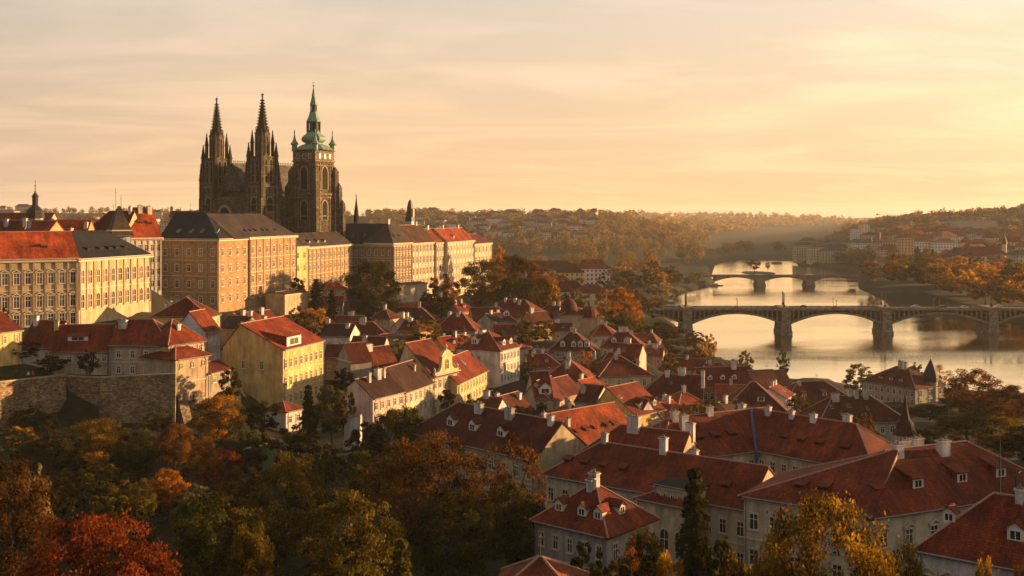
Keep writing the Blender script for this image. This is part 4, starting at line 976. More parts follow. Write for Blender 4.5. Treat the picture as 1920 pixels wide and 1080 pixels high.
# ---- baroque gable of the row house
def baroque():
    a, b = v2(W(811, 266)), v2(W(857, 276)); d = (b - a) / np.linalg.norm(b - a); n = np.array((d[1], -d[0])); z0 = Z(706, 266)
    c = (a + b) / 2 + n * .3; L = np.linalg.norm(b - a)
    root = empty('gable_front', (c[0], c[1], z0), 'curved baroque gable with niche and finials crowning the lit row house', 'gable')
    prof = [(-L * .47, 0), (-L * .47, .7), (-L * .30, 1.0), (-L * .22, 1.8), (-L * .2, 4.2), (-L * .24, 4.4), (-L * .2, 4.7), (-L * .12, 5.5), (0, 6.1)]
    prof += [(-x, z) for x, z in prof[-2::-1]]
    mb = MB(); f = lambda x, k, z: (*(c + d * x + n * k), z0 + z)
    mb.poly([f(x, .3, z) for x, z in prof][::-1]); mb.poly([f(x, -.5, z) for x, z in prof])
    for (x0, q0), (x1, q1) in zip(prof[:-1], prof[1:]): mb.poly([f(x0, .3, q0), f(x1, .3, q1), f(x1, -.5, q1), f(x0, -.5, q0)])
    mb.build('gable_wall', [plaster((0.60, 0.46, 0.24))], root)
    cb = MB()
    for z, l in ((.1, L), (4.25, L * .5)): cb.box(c + n * .35, d, l, .9, z0 + z, z0 + z + .22)
    cb.build('moulding', [TRIM], root)
    put_window(root, c + n * .32, d, z0 + 1.3, 1.1, 2.3, 'a')
    for x in (-L * .46, L * .46, 0):
        fb = MB(); zz = z0 + (6.0 if x == 0 else .7); p = c + d * x
        fb.lathe(p, [(.28, zz), (.18, zz + .3), (.34, zz + .6), (.3, zz + .9), (.06, zz + 1.4)], 8); fb.build('finial', [TRIM], root)
baroque()
# blue drainpipe in the courtyard corner
mb = MB(); p = v2(W(1416, 188)); zt_ = Z(842, 189)
mb.tube([(p[0] + .9, p[1] + 7.2, zt_ + 5.55), (p[0] + .3, p[1] + 1.2, zt_ + .75), (p[0], p[1] - .7, zt_ + .1), (p[0], p[1] - .3, zt_ - 8)], [.24, .24, .14, .14], 6)
tag(mb.build('drainpipe', [flat('blue_metal', (0.03, 0.06, 0.2), .5)], None, (p[0], p[1], zt_ - 8)), 'blue metal gutter and drainpipe in the courtyard corner of the red roofs', 'drainpipe')


# ======================================================================= CATHEDRAL
def gothic(c=(0.12, 0.092, 0.066)): return stone(c, .9, .45, .03, .62, .7, key='gothic')
GO = gothic(); GOD = gothic((0.055, 0.043, 0.032)); GOL = gothic((0.24, 0.185, 0.12))
CROOF = tiles((0.13, 0.112, 0.092), .5, 'croof', .5)
ca = R(54); CU = np.array((math.cos(ca), math.sin(ca))); CV = np.array((-math.sin(ca), math.cos(ca)))
CM = v2(W(492, 450)) + CV * 14.4
BZ = 43.0
def q2(u, v): return CM + CU * u + CV * v


def pinnacle(mb, p, z0, z1, w_, m=0, d=None):
    d = CU if d is None else d; h = z1 - z0
    mb.box(p, d, w_, w_, z0, z0 + h * .5, m); mb.box(p, d, w_ * 1.35, w_ * 1.35, z0 + h * .5, z0 + h * .53, m)
    mb.box(p, d, w_ * 1.1, w_ * 1.1, z0 + h * .53, z1, m, top=(.06, .06))
    mb.box(p, d, w_ * .5, w_ * .18, z1 - h * .07, z1 - h * .045, m); 
    for k in range(1, 4):
        z = z0 + h * (.53 + .12 * k); ww = w_ * 1.1 * (1 - .94 * (.12 * k / .47)) + .16
        mb.box(p, d, ww, ww, z, z + .14, m)


def lancet(parent, p, d, z, w_, h): return put_window(parent, p, d, z, w_, h, 'g', name='window')


def cathedral(ca=ca, CU=CU, CV=CV):
    q2 = lambda u, v: CM + CU * u + CV * (v + 4.2)
    root = empty('cathedral', (CM[0], CM[1], BZ), 'dark gothic cathedral with two openwork spires and a green topped bell tower', 'cathedral')
    px = .2186    # metres per photo pixel there
    zz = lambda y: HC + (YH - y) * px
    # nave
    wb, rb = MB(), MB()
    c = q2(21, 0); L = 42
    wb.box(c, CU, L, 17, BZ - 3, zz(352), 0); wb.box(c, CU, L, 29, BZ - 3, zz(395), 0)
    wb.poly([(*q2(0, 8.4), zz(352)), (*q2(0, -8.4), zz(352)), (*q2(0, 0), zz(306))], 0)
    wb.build('nave', [GO], root)
    f = lambda u, v, z: (*q2(u, v), z)
    rb.slab([[f(-.3, -9.2, zz(353)), f(42, -9.2, zz(353)), f(42, 0, zz(303)), f(-.3, 0, zz(303))], [f(42, 9.2, zz(353)), f(-.3, 9.2, zz(353)), f(-.3, 0, zz(303)), f(42, 0, zz(303))]], .4)
    rb.slab([[f(-.3, -15, zz(394)), f(42, -15, zz(394)), f(42, -8.6, zz(377)), f(-.3, -8.6, zz(377))]], .3)
    rb.build('nave_roof', [CROOF], root)
    cr = MB()
    for u in np.arange(0.5, 41, 1.0): cr.box(q2(u, 0), CU, .18, .12, zz(303), zz(303) + 1.1)
    cr.box(q2(21, 0), CU, 41, .1, zz(303) + .55, zz(303) + .68); cr.build('roof_cresting', [GOD], root)
    # side windows, buttresses and flyers on the sunny side
    for k in range(5):
        u = 4 + 8 * k
        lancet(root, q2(u + 4, -8.55), CU, zz(374), 2.6, 4.6); lancet(root, q2(u + 4, -14.55), CU, BZ + 4, 2.8, 8.5)
        bb = MB(); bb.box(q2(u, -16.2), CU, 1.5, 3.6, BZ - 3, zz(378)); bb.box(q2(u, -15.8), CU, 1.3, 2.4, zz(378), zz(366)); pinnacle(bb, q2(u, -16.2), zz(372), zz(338), 1.1)
        for a, b_, z0, z1 in ((-15.2, -8.4, zz(374), zz(361)),):
            for i in range(5):
                t0, t1 = i / 5, (i + 1) / 5; va, vb = a + (b_ - a) * t0, a + (b_ - a) * t1
                za, zb = z0 + (z1 - z0) * math.sin(t0 * 1.57), z0 + (z1 - z0) * math.sin(t1 * 1.57)
                bb.poly([f(u - .35, va, za), f(u - .35, vb, zb), f(u - .35, vb, zb + 1), f(u - .35, va, za + 1)]); bb.poly([f(u + .35, va, za), f(u + .35, va, za + 1), f(u + .35, vb, zb + 1), f(u + .35, vb, zb)])
                bb.poly([f(u - .35, va, za + 1), f(u - .35, vb, zb + 1), f(u + .35, vb, zb + 1), f(u + .35, va, za + 1)]); bb.poly([f(u - .35, va, za), f(u + .35, va, za), f(u + .35, vb, zb), f(u - .35, vb, zb)])
        bb.build('flying_buttress', [GO if k % 2 else GOL], root)
    # west front between the towers
    gb = MB(); gb.poly([f(-2.0, 7.5, zz(358)), f(-2.0, -7.5, zz(358)), f(-2, 0, zz(311))]); gb.box(q2(-1.6, -4), CU, 5, 20, BZ - 3, zz(368))
    gb.poly([f(-2, 7.5, zz(358)), f(-2, 0, zz(311)), f(0, 0, zz(311)), f(0, 7.5, zz(358))]); gb.poly([f(-2, 0, zz(311)), f(-2, -7.5, zz(358)), f(0, -7.5, zz(358)), f(0, 0, zz(311))])
    gb.build('west_gable', [GO], root)
    lancet(root, q2(-4.15, 0), -CV, BZ + 15, 8.6, 9.5); lancet(root, q2(-4.15, 0), -CV, BZ + 3, 3.4, 8)
    # west towers
    def west_tower(v):
        tb = MB(); P0 = q2(0, v)
        def sq(hw, z0, z1, top=None): tb.box(P0, CU, hw * 2, hw * 2, z0, z1, 0, top=top)
        sq(4.4, BZ - 3, zz(346)); sq(4.6, zz(346), zz(344)); sq(3.7, zz(344), zz(296)); sq(4.0, zz(296), zz(293))
        oc = lambda r, z0, z1, r1=None: tb.lathe(P0, [(r, z0), (r1 or r, z1)], 8, 0, ca + R(22.5))
        oc(3.1, zz(293), zz(252)); oc(3.35, zz(252), zz(249))
        for a in (-1, 1):
            for b in (-1, 1):
                p = q2(a * 3.9, v + b * 3.9)
                tb.box(p, CU, 2.3, 2.3, BZ - 3, zz(352), 0); tb.box(p, CU, 1.8, 1.8, zz(352), zz(322), 0)
                pb = q2(a * 4.5, v + b * 4.5); tb.box(pb, CU, 1.4, 1.4, BZ - 3, zz(372), 0)
        to = tb.build('west_tower', [GO], root)
        for a in (-1, 1):
            for b in (-1, 1):
                for (e, z0, z1, w_) in ((3.9, 322, 266, 1.2), (2.9, 294, 243, 1.0), (4.6, 372, 302, 1.0), (3.6, 322, 286, .8)):
                    pm = MB(); pinnacle(pm, q2(a * e, v + b * e), zz(z0), zz(z1), w_); pm.build('pinnacle', [GOD], to)
        for d, p in ((CU, q2(0, v - 3.73)), (-CV, q2(-3.73, v))):
            for s in (-1, 1): lancet(to, p + d * 1.3 * s, d, zz(342), 1.4, 9.4)
        for d, p in ((CU, q2(0, v - 4.43)), (-CV, q2(-4.43, v))):
            [lancet(to, p + d * s, d, zz(364), 1.0, 3.0) for s in (-2.5, 0, 2.5)]
        for k in range(8):
            an = ca + k * math.pi / 4; d = np.array((math.sin(an), -math.cos(an))); dd = np.array((math.cos(an), math.sin(an)))
            lancet(to, P0 + d * 2.89, dd, zz(289), 1.1, 7.4)
        rbm = MB()
        for d, nn in ((CU, -CV), (-CV, -CU)):
            for s in (-2.9, 0, 2.9): rbm.box(P0 + nn * 3.78 + d * s, d, .34, .3, zz(344), zz(297))
            for s in (-3.3, -1.7, 1.7, 3.3): rbm.box(P0 + nn * 4.5 + d * s, d, .4, .34, BZ, zz(348))
            for y in (398, 384, 366, 350): rbm.box(P0 + nn * 4.52, d, 9.0, .42, zz(y), zz(y) + .35)
            for y in (330, 312): rbm.box(P0 + nn * 3.8, d, 7.6, .36, zz(y), zz(y) + .3)
        rbm.build('rib', [GOL], to)
        for d, p in ((CU, q2(0, v - 4.46)), (-CV, q2(-4.46, v))):
            lancet(to, p, d, zz(398), 3.0, 6.2)
        sb = MB(); z0, z1 = zz(250), zz(184); n = 12
        sb.lathe(P0, [(2.35, z0), (.25, z1)], 8, 0, ca + R(22.5))
        for i in range(n):
            t = i / n; z = z0 + (z1 - z0) * t; r = 2.35 + (.25 - 2.35) * t
            for k in range(8):
                an = ca + R(22.5) + k * math.pi / 4; p = P0 + np.array((math.cos(an), math.sin(an))) * (r + .14)
                sb.box(p, (math.cos(an), math.sin(an)), 0.85, .3, z, z + .55, 0, top=(.6, .5))
        for k in range(8):     # gablets round the foot of the spire
            an = ca + k * math.pi / 4; p = P0 + np.array((math.cos(an), math.sin(an))) * 2.6; sb.box(p, (math.cos(an), math.sin(an)), .3, 1.3, z0, z0 + 2.6, 0, top=(1, .05))
        sb.build('spire', [GOD], to)
        fb = MB(); fb.lathe(P0, [(.22, z1), (.45, z1 + .5), (.2, z1 + .9), (.5, z1 + 1.3), (.12, z1 + 1.7), (.1, zz(173.5))], 6); fb.box(P0, CV, 1.5, .35, zz(178.5), zz(176.5)); fb.build('finial', [GOD], to)
    west_tower(10.2); west_tower(-18.6)
    ca = R(60); CU = np.array((math.cos(ca), math.sin(ca))); CV = np.array((-math.sin(ca), math.cos(ca)))
    # bell tower
    T = v2(W(588, 464)); Y_ = T[1]; pt = Y_ / F
    zt = lambda y: HC + (YH - y) * pt
    hw = 6.0; tb = MB()
    tb.box(T, CU, hw * 2, hw * 2, BZ - 3, zt(304), 0); tb.box(T, CU, hw * 2 + .8, hw * 2 + .8, zt(304), zt(301.5), 1); tb.box(T, CU, hw * 2 + .2, hw * 2 + .2, zt(301.5), zt(284), 1); tb.box(T, CU, hw * 2 + 1.0, hw * 2 + 1.0, zt(284), zt(282), 1)
    for a in (-1, 1):
        for b in (-1, 1):
            for e, w_, y1 in ((hw + .3, 2.4, 322), (hw + 1.5, 2.0, 352), (hw + 2.6, 1.8, 384)):
                tb.box(T + CU * a * e + CV * b * e, CU, w_, w_, BZ - 3, zt(y1), 0); tb.box(T + CU * a * e + CV * b * e, CU, w_, w_, zt(y1), zt(y1 - 9), 0, top=(.2, .2))
    to = tb.build('bell_tower', [GO, GOL], root)
    rbm = MB()
    for d, n in ((CU, -CV), (-CV, -CU)):
        for s in (-4.6, -3.2, 3.2, 4.6): rbm.box(T + n * (hw + .12) + d * s, d, .45, .4, BZ, zt(306))
        for y in (406, 372, 312): rbm.box(T + n * (hw + .14), d, hw * 2, .46, zt(y), zt(y) + .45)
    rbm.build('rib', [GOL], to)
    for d, n in ((CU, -CV), (-CV, -CU)):
        lancet(to, T + n * (hw + .04), d, zt(356), 3.6, 9.6); lancet(to, T + n * (hw + .04), d, zt(412), 3.4, 8.0)
        for s in (-1, 0, 1): put_window(to, T + n * (hw + .14) + d * s * 3.2, d, zt(298), 1.2, 1.9, 'n')
        pm = MB(); pm.box(T + n * (hw + .3), d, hw * 2, .6, zt(366), zt(363)); pm.build('ledge', [GOL], to)
    prof = [(26, 283), (24, 279), (20, 274), (16, 270.5), (15.5, 268), (20, 266), (22.5, 262.5), (22, 258), (18, 254), (14, 251), (12.5, 248)]
    hb = MB(); sc_ = pt * 1.06
    hb.lathe(T, [(hw * 1.48, zt(282)), (hw * 1.3, zt(278.5)), (hw * 1.0, zt(273.5))] + [(r * sc_, zt(y)) for r, y in prof[3:]], 8, 0, ca + R(22.5)); 
    hb.lathe(T, [(13.5 * sc_, zt(228.5)), (13 * sc_, zt(226.5)), (9.5 * sc_, zt(219)), (7.6 * sc_, zt(212)), (7.2 * sc_, zt(210))], 8, 0, ca + R(22.5))
    hb.lathe(T, [(7.4 * sc_, zt(197)), (6.6 * sc_, zt(195)), (3.8 * sc_, zt(183)), (1.3 * sc_, zt(167)), (.5 * sc_, zt(162))], 8, 0, ca + R(22.5))
    hb.build('copper_helm', [COPPER], to)
    for r, y0, y1, n in ((12, 248, 228, 8), (5.6, 210, 197, 8)):
        lb = MB()
        lb.lathe(T, [(r * sc_ * .5, zt(y0)), (r * sc_ * .5, zt(y1))], 8, 1)
        for k in range(n):
            an = ca + R(22.5) + k * 2 * math.pi / n; lb.box(T + np.array((math.cos(an), math.sin(an))) * r * sc_ * .93, (math.cos(an), math.sin(an)), r * pt * .26, r * pt * .3, zt(y0), zt(y1), 0)
        lb.lathe(T, [(r * sc_ * 1.02, zt(y0)), (r * sc_ * 1.02, zt(y0 - 3.2))], 8, 0, ca + R(22.5)); lb.lathe(T, [(r * sc_ * 1.02, zt(y1 + 2)), (r * sc_ * 1.1, zt(y1))], 8, 0, ca + R(22.5))
        lb.build('lantern', [COPPER_D, OPENING_SHADE], to)
    fb = MB(); fb.lathe(T, [(.14, zt(162)), (.5, zt(160)), (.14, zt(158.6)), (.12, zt(157)), (.42, zt(155.8)), (.1, zt(154)), (.05, zt(151.5))], 8); fb.build('finial', [GOLD], to)
    for a in (-1, 1):
        for b in (-1, 1):
            e = hw - .4; p = T + CU * a * e + CV * b * e; tu = MB()
            tu.lathe(p, [(1.15, zt(283)), (1.15, zt(273)), (1.75, zt(271)), (1.5, zt(269)), (.7, zt(264)), (.4, zt(258)), (.12, zt(251)), (.3, zt(250)), (.05, zt(243))], 8); tu.build('turret', [COPPER], to)
cathedral()


def spire_tower(label, px, D, zb_, prof, mats, ends, n=8, cat='tower', name='church_tower', extra=None):
    """prof: list of parts (part name, [(radius px, row)], material)"""
    c = v2(W(px, D)); k = D / F
    root = empty(name, (c[0], c[1], zb_), label, cat)
    for nm, pr, m in prof:
        mb = MB(); mb.lathe(c, [(r * k, Z(y, D)) for r, y in pr], n, 0, R(22.5)); mb.build(nm, [m], root)
    return root, c, k


BLK = flat('dark_shingle', (0.022, 0.018, 0.014), .7)
spire_tower('black onion domed church tower with slim lantern at the far left', 66, 372, 40, [
    ('tower_shaft', [(14, 520), (14, 408)], wallm('beige')), ('dome', [(16.5, 409), (16, 400), (14, 394), (9, 389), (5, 385)], BLK),
    ('lantern', [(5.2, 385), (5.2, 369), (6.6, 368.5)], BLK), ('spire', [(6.8, 369), (5, 366), (2, 362), (.7, 357), (.5, 349), (1.4, 348), (1.4, 347), (.3, 346), (.3, 341), (.8, 340), (.2, 338)], BLK)], None, None)
spire_tower('thin dark gothic church spire behind the long black palace roof', 668, 500, 42, [
    ('tower_shaft', [(5, 470), (5, 408), (6, 407)], GOD), ('spire', [(5, 407), (4.2, 398), (2.2, 384), (.6, 369), (1.2, 368), (.3, 365)], GOD)], None, None)
rt, c, k = spire_tower('blunt green copper tower roof with a lit lucarne beside the castle row', 769, 520, 42, [
    ('tower_shaft', [(9, 470), (9, 420), (8.5, 420), (8.5, 414)], plaster(WALLC['white'])), ('helm', [(9.5, 415), (9, 411), (7.5, 400), (6, 388), (4, 379), (1.2, 374.5)], COPPER_D)], None, None, n=4)
mb = MB(); mb.box(c + np.array((5 * k, -1.2)), (.4, .9), 1.6, 5 * k, Z(406, 520), Z(391, 520)); mb.build('lucarne', [flat('painted_lit_copper', (0.22, 0.2, 0.07), .6)], rt)  # sunlight on the lucarne is put into its copper colour
spire_tower('pointed red brown turret with bell shaped foot behind the courtyard roofs', 1697, 197, 14, [
    ('tower_shaft', [(20, 860), (20, 815), (21.5, 814)], wallm('cream')), ('bell_roof', [(23, 815), (21, 810), (17, 803), (15.5, 793), (11, 788), (9, 786)], roofm('brown')), ('spire', [(9, 787), (6.5, 775), (3.5, 757), (1.0, 738), (.4, 728), (.2, 722)], roofm('brown'))], None, None, n=12, name='turret')
spire_tower('dark onion dome on the corner of the grey riverside villa', 1745, 352, 6, [
    ('turret_wall', [(13, 770), (13, 714)], wallm('grey')), ('onion_dome', [(14, 715), (14.5, 708), (13, 700), (9, 690), (4.5, 681), (1.5, 675)], BLK), ('finial', [(.5, 676), (1.6, 673), (.5, 671), (.4, 667), (1.3, 666), (.2, 664)], GOLD)], None, None, n=12, name='turret')
for px, D, r, yb, yt, lab in ((1067, 420, 17, 594, 558, 'taller bell shaped red dome on the fortress like house'), (1105, 417, 16, 594, 573, 'lower round red dome on the fortress like house')):
    c = v2(W(px, D)); k = D / F; mb = MB(); h = yb - yt
    root = empty('roof_dome', (c[0], c[1], Z(yb, D)), lab, 'dome')
    mb.lathe(c, [(r * k, Z(yb, D)), (r * k, Z(yb - h * .15, D)), (r * .96 * k, Z(yb - h * .4, D)), (r * .8 * k, Z(yb - h * .68, D)), (r * .5 * k, Z(yb - h * .88, D)), (.3, Z(yt, D))], 14); mb.build('dome_shell', [roofm('dark')], root)
    mb = MB(); mb.lathe(c, [(.3, Z(yt, D)), (.5, Z(yt - 3, D)), (.15, Z(yt - 5, D)), (.06, Z(yt - 10, D))], 6); mb.build('finial', [IRON], root)
for px, yt, yb, D, lab in ((217, 352, 400, 340, 'taller thin radio mast above the orange palace roof'), (227, 366, 400, 342, 'shorter thin radio mast beside the taller mast'), (1875, 825, 932, 112, 'tall thin dark aerial standing on the corner house roof'), (1905, 893, 935, 100, 'short aerial behind the coarse tiled corner roof')):
    c = v2(W(px, D)); mb = MB(); mb.lathe(c, [(.09, Z(yb + 8, D)), (.05, Z(yt, D))], 6); mb.box(c, (1, 0), .8, .06, Z(yt + (yb - yt) * .2, D), Z(yt + (yb - yt) * .2, D) + .06)
    tag(mb.build('aerial_mast', [IRON], None, (c[0], c[1], Z(yb + 8, D))), lab, 'aerial')

# ======================================================================= BRIDGES
BST = stone((0.27, 0.21, 0.15), 1.4, .6, .03, .4, .6, key='bridge')


def bridge(name, label, Dp, ydeck, pxs, ends, pier_w, wid, ycrown, yspring, lattice=True):
    xs = [W(px, Dp)[0] for px in pxs]; zd = Z(ydeck, Dp); zc, zs = Z(ycrown, Dp), Z(yspring, Dp)
    x0, x1 = ends
    root = empty(name, ((x0 + x1) / 2, Dp, 0), label, 'bridge'); Y0, Y1 = Dp - wid / 2, Dp + wid / 2
    mb = MB(); mb.box(((x0 + x1) / 2, Dp), (1, 0), x1 - x0, wid, zd - 1.0, zd - .12); mb.box(((x0 + x1) / 2, Dp), (1, 0), x1 - x0, wid + 1.2, zd - .62, zd - .3); mb.build('deck', [BST], root)
    mb = MB(); mb.box(((x0 + x1) / 2, Dp), (1, 0), x1 - x0 - .01, wid - 5, zd - .12, zd - .04); mb.build('roadway', [flat('asphalt', (0.05, 0.048, 0.045), .9)], root)
    for y in (Y0 - .2, Y1 + .2):
        mb = MB(); mb.box(((x0 + x1) / 2, y), (1, 0), x1 - x0, .4, zd - .3, zd + .5)
        for x in np.arange(x0 + 2, x1, 4.2): mb.box((x, y), (1, 0), .7, .55, zd - .3, zd + .62)
        mb.build('parapet', [BST], root)
    for x in xs:
        mb = MB(); mb.box((x, Dp), (1, 0), pier_w * 1.28, wid + 2.2, -3, 1.2); mb.box((x, Dp), (1, 0), pier_w * 1.34, wid + 2.6, 1.2, 1.6)
        mb.box((x, Dp), (1, 0), pier_w * 1.18, wid + 1.8, 1.6, zs + 1.5, top=(.86, .97)); mb.box((x, Dp), (1, 0), pier_w, wid + 1.3, zs + 1.5, zd + .1); mb.box((x, Dp), (1, 0), pier_w * 1.1, wid + 1.7, zd + .1, zd + 1.0)
        mb.build('pier', [BST], root)
    sp = xs[1] - xs[0]; pts = [xs[0] - sp] + xs + [xs[-1] + sp]
    for a, b in zip(pts[:-1], pts[1:]):
        if b < x0 + 4 or a > x1 - 4: continue
        a2, b2 = a + pier_w / 2, b - pier_w / 2; mid = (a2 + b2) / 2; hs = (b2 - a2) / 2; n = 22
        zf = lambda x: zs + (zc - zs) * (1 - ((x - mid) / hs) ** 2)
        xq = [x for x in np.linspace(a2, b2, n + 1)]
        xq = [min(max(x, x0 + .1), x1 - .1) for x in xq]
        mb = MB(); th = 1.1 if lattice else .9
        for u, v in zip(xq[:-1], xq[1:]):
            if v - u < .01: continue
            lo0, lo1 = zf(u), zf(v); hi0, hi1 = min(lo0 + th, zd - 1.0), min(lo1 + th, zd - 1.0)
            if not lattice: hi0 = hi1 = zd - 1.0
            hi0, hi1 = max(hi0, lo0 + .2), max(hi1, lo1 + .2)
            mb.poly([(u, Y0, lo0), (v, Y0, lo1), (v, Y0, hi1), (u, Y0, hi0)]); mb.poly([(v, Y1, lo1), (u, Y1, lo0), (u, Y1, hi0), (v, Y1, hi1)])
            mb.poly([(u, Y1, lo0), (v, Y1, lo1), (v, Y0, lo1), (u, Y0, lo0)]); mb.poly([(u, Y0, hi0), (v, Y0, hi1), (v, Y1, hi1), (u, Y1, hi0)])
        mb.build('arch', [BST], root)
        if lattice:
            mb = MB()
            for x in np.arange(a2 + 1.6, b2, 2.6):
                if x < x0 + 1 or x > x1 - 1: continue
                if zd - 1.0 - zf(x) - th > 1.2: mb.box((x, Dp), (1, 0), .62, wid - .4, zf(x) + th - .1, zd - 1.0)
            u_ = MB()
            if mb.f: mb.build('spandrel_columns', [BST], root)
            # added wall behind the little openings, so they read dark
            sw = MB()
            for u, v in zip(xq[:-1], xq[1:]):
                if v - u < .01: continue
                if zd - 1.0 - zf((u + v) / 2) - th > .3: [sw.poly([(u, Dp + e, zf(u) + th - .05), (v, Dp + e, zf(v) + th - .05), (v, Dp + e, zd - 1), (u, Dp + e, zd - 1)]) for e in (-.4, .4)]
            if sw.f: sw.build('spandrel_blocker', [BST], root)
    return xs, zd, Y0, Y1


XB, ZB, YA, YB = bridge('arch_bridge', 'nearer stone arch bridge with pierced spandrels across the golden river', 597, 577.5, [1285, 1468, 1655, 1852], (62, 345), 5.0, 14, 586.8, 606)
X2, Z2, _, _ = bridge('arch_bridge', 'second plainer arch bridge farther up the river', 984, 516.5, [1424, 1516], (172, 330), 6.5, 12, 519.5, 527, lattice=False)
bridge('arch_bridge', 'farthest low dark bridge near the river weir', 1420, 497.5, [1408, 1456], (262, 372), 8, 12, 498.5, 500.5, lattice=False)
def mast(x, y, z, h, label, group, name='lamp_mast'):
    mb = MB(); mb.box((x, y), (1, 0), .9, .9, z, z + 1.2); mb.lathe((x, y), [(.34, z + 1.2), (.26, z + h * .8), (.45, z + h * .82), (.3, z + h * .9), (.38, z + h * .92), (.06, z + h)], 8)
    tag(mb.build(name, [IRON], None, (x, y, z)), label, 'lamp mast', group)
ords = ['leftmost', 'second', 'third', 'rightmost visible']
for i, x in enumerate(XB):
    mast(x - 1.1, YA + .1, ZB + 1.2, 7.6, f'tall dark mast on the near parapet over the {ords[i]} pier of the nearer bridge', 'tall masts on the bridge piers')
    mast(x + 1.6, YB - .1, ZB + 1.2, 7.6, f'tall dark mast on the far parapet over the {ords[i]} pier of the nearer bridge', 'tall masts on the bridge piers')
for i, x in enumerate((XB[0] + 27, XB[1] + 27, XB[2] + 28)):
    for s, y in ((0, YA), (2.4, YB)):
        mb = MB(); mb.lathe((x + s, y), [(.12, ZB + .7), (.08, ZB + 4.2), (.3, ZB + 4.4), (.2, ZB + 4.9), (.02, ZB + 5.0)], 6)
        tag(mb.build('street_lamp', [IRON], None, (x + s, y, ZB + .7)), f'thin street lamp on the {"near" if y == YA else "far"} parapet over the middle of the {["left", "middle", "right"][i]} full arch', 'street lamp', 'street lamps on the bridge')


def car(x, y, z, rot, col, label, group='cars on the nearer bridge'):
    root = empty('car', (x, y, z), label, 'car', group); root.rotation_euler = (0, 0, rot)
    m = flat('car_paint', col, .35, noise=.02); off = np.array((0, 0, 0))
    mb = MB(); mb.box((0, 0), (1, 0), 4.3, 1.75, .35, .95); mb.box((-.2, 0), (1, 0), 2.6, 1.6, .95, 1.48, top=(.68, .86)); link('body', mb.build('body', [m], mesh_only=True), root)
    gb = MB(); gb.box((-.2, 0), (1, 0), 2.35, 1.64, 1.0, 1.38, top=(.74, .9)); link('window_glass', gb.build('window_glass', [PANE], mesh_only=True), root)
    for a in (-1.3, 1.3):
        for b in (-.8, .8):
            wm_ = MB(); wm_.tube([(a, b - .12, .33), (a, b + .12, .33)], [.33, .33], 10); link('wheel', wm_.build('wheel', [IRON], mesh_only=True), root)
for x, s, col, lab in ((113, -1, (0.35, 0.06, 0.02), 'red car over the first full arch'), (163, -1, (0.30, 0.03, 0.02), 'red car over the second full arch'), (205, 1, (.5, .5, .5), 'white car right of the third pier'), (219, 1, (.05, .05, .06), 'dark car right of the third pier'), (228, -1, (.4, .4, .42), 'silver car between the third and fourth pier'), (247, 1, (.5, .48, .44), 'white car right of the fourth pier'), (148, 1, (.06, .06, .07), 'dark car right of the second pier')):
    car(x * 1.074, 597 + s * 2.6, ZB - .04, 0 if s < 0 else math.pi, col, lab + ' of the nearer bridge')
def boat(px, y, l, lab):
    D = F * HC / (y - YH); c = v2(W(px, D)); root = empty('boat', (c[0], c[1], 0), lab, 'boat')
    mb = MB(); hull = [(-l / 2, -1.3), (l * .3, -1.3), (l / 2, 0), (l * .3, 1.3), (-l / 2, 1.3)]
    mb.prism([(c[0] + a, c[1] + b) for a, b in hull], -.3, .8); mb.build('hull', [flat('boat_hull', (.08, .06, .05), .6)], root)
    mb = MB(); mb.box(c - (l * .08, 0), (1, 0), l * .5, 1.8, .8, 2.2, top=(.95, .9)); mb.build('cabin', [WHITE], root)
boat(1341, 536, 14, 'moored boat at the tree lined point left of the second bridge'); boat(1600, 527, 11, 'small dark boat at the right bank just before the second bridge'); boat(1258, 568, 9, 'small boat under the pale willow on the left bank')

# ======================================================================= TREES
def leaf_mat(name, c, var=0.5, trans=.42):
    k = ('leaf', name)
    if k in MATS: return MATS[k]
    m = bpy.data.materials.new('leaves_' + name); m.use_nodes = True; t = NT(m.node_tree); out = m.node_tree.nodes['Material Output']
    m.node_tree.nodes.remove(m.node_tree.nodes['Principled BSDF'])
    at = t.n('Attribute', attribute_name='tone'); oi = t.n('ObjectInfo')
    hs = t.n('HueSaturation', i_Color=(*c, 1), i_Saturation=1.0)
    r = t.n('MapRange', i_To_Min=.488, i_To_Max=.512); t.l(oi.outputs['Random'], r.inputs[0]); t.l(r.outputs[0], hs.inputs['Hue'])
    sx = t.n('SeparateColor'); t.l(at.outputs['Color'], sx.inputs[0])
    v = t.math('MULTIPLY', sx.outputs[0], 1.6); t.l(v, hs.inputs['Value'])
    col = t.mix(sx.outputs[1], hs.outputs[0], t.mix(1, hs.outputs[0], (1.35, 1.12, .6), 'MULTIPLY'))
    d = t.n('BsdfDiffuse'); tr = t.n('BsdfTranslucent'); mx = t.n('MixShader', i_0=trans)
    t.l(col, d.inputs[0]); t.l(t.mix(1, col, (1.5, 1.25, .7), 'MULTIPLY'), tr.inputs[0]); t.l(d.outputs[0], mx.inputs[1]); t.l(tr.outputs[0], mx.inputs[2]); t.l(mx.outputs[0], out.inputs['Surface'])
    MATS[k] = m; return m


LEAFC = {'goldgreen': (0.115, 0.082, 0.013), 'gold': (0.19, 0.108, 0.014), 'orange': (0.20, 0.092, 0.012), 'red': (0.090, 0.028, 0.010), 'rust': (0.10, 0.048, 0.012), 'olive': (0.070, 0.054, 0.010), 'dark': (0.022, 0.023, 0.007), 'green': (0.038, 0.042, 0.010), 'brown': (0.060, 0.032, 0.010), 'pale': (0.16, 0.14, 0.075), 'yellow': (0.28, 0.17, 0.02)}


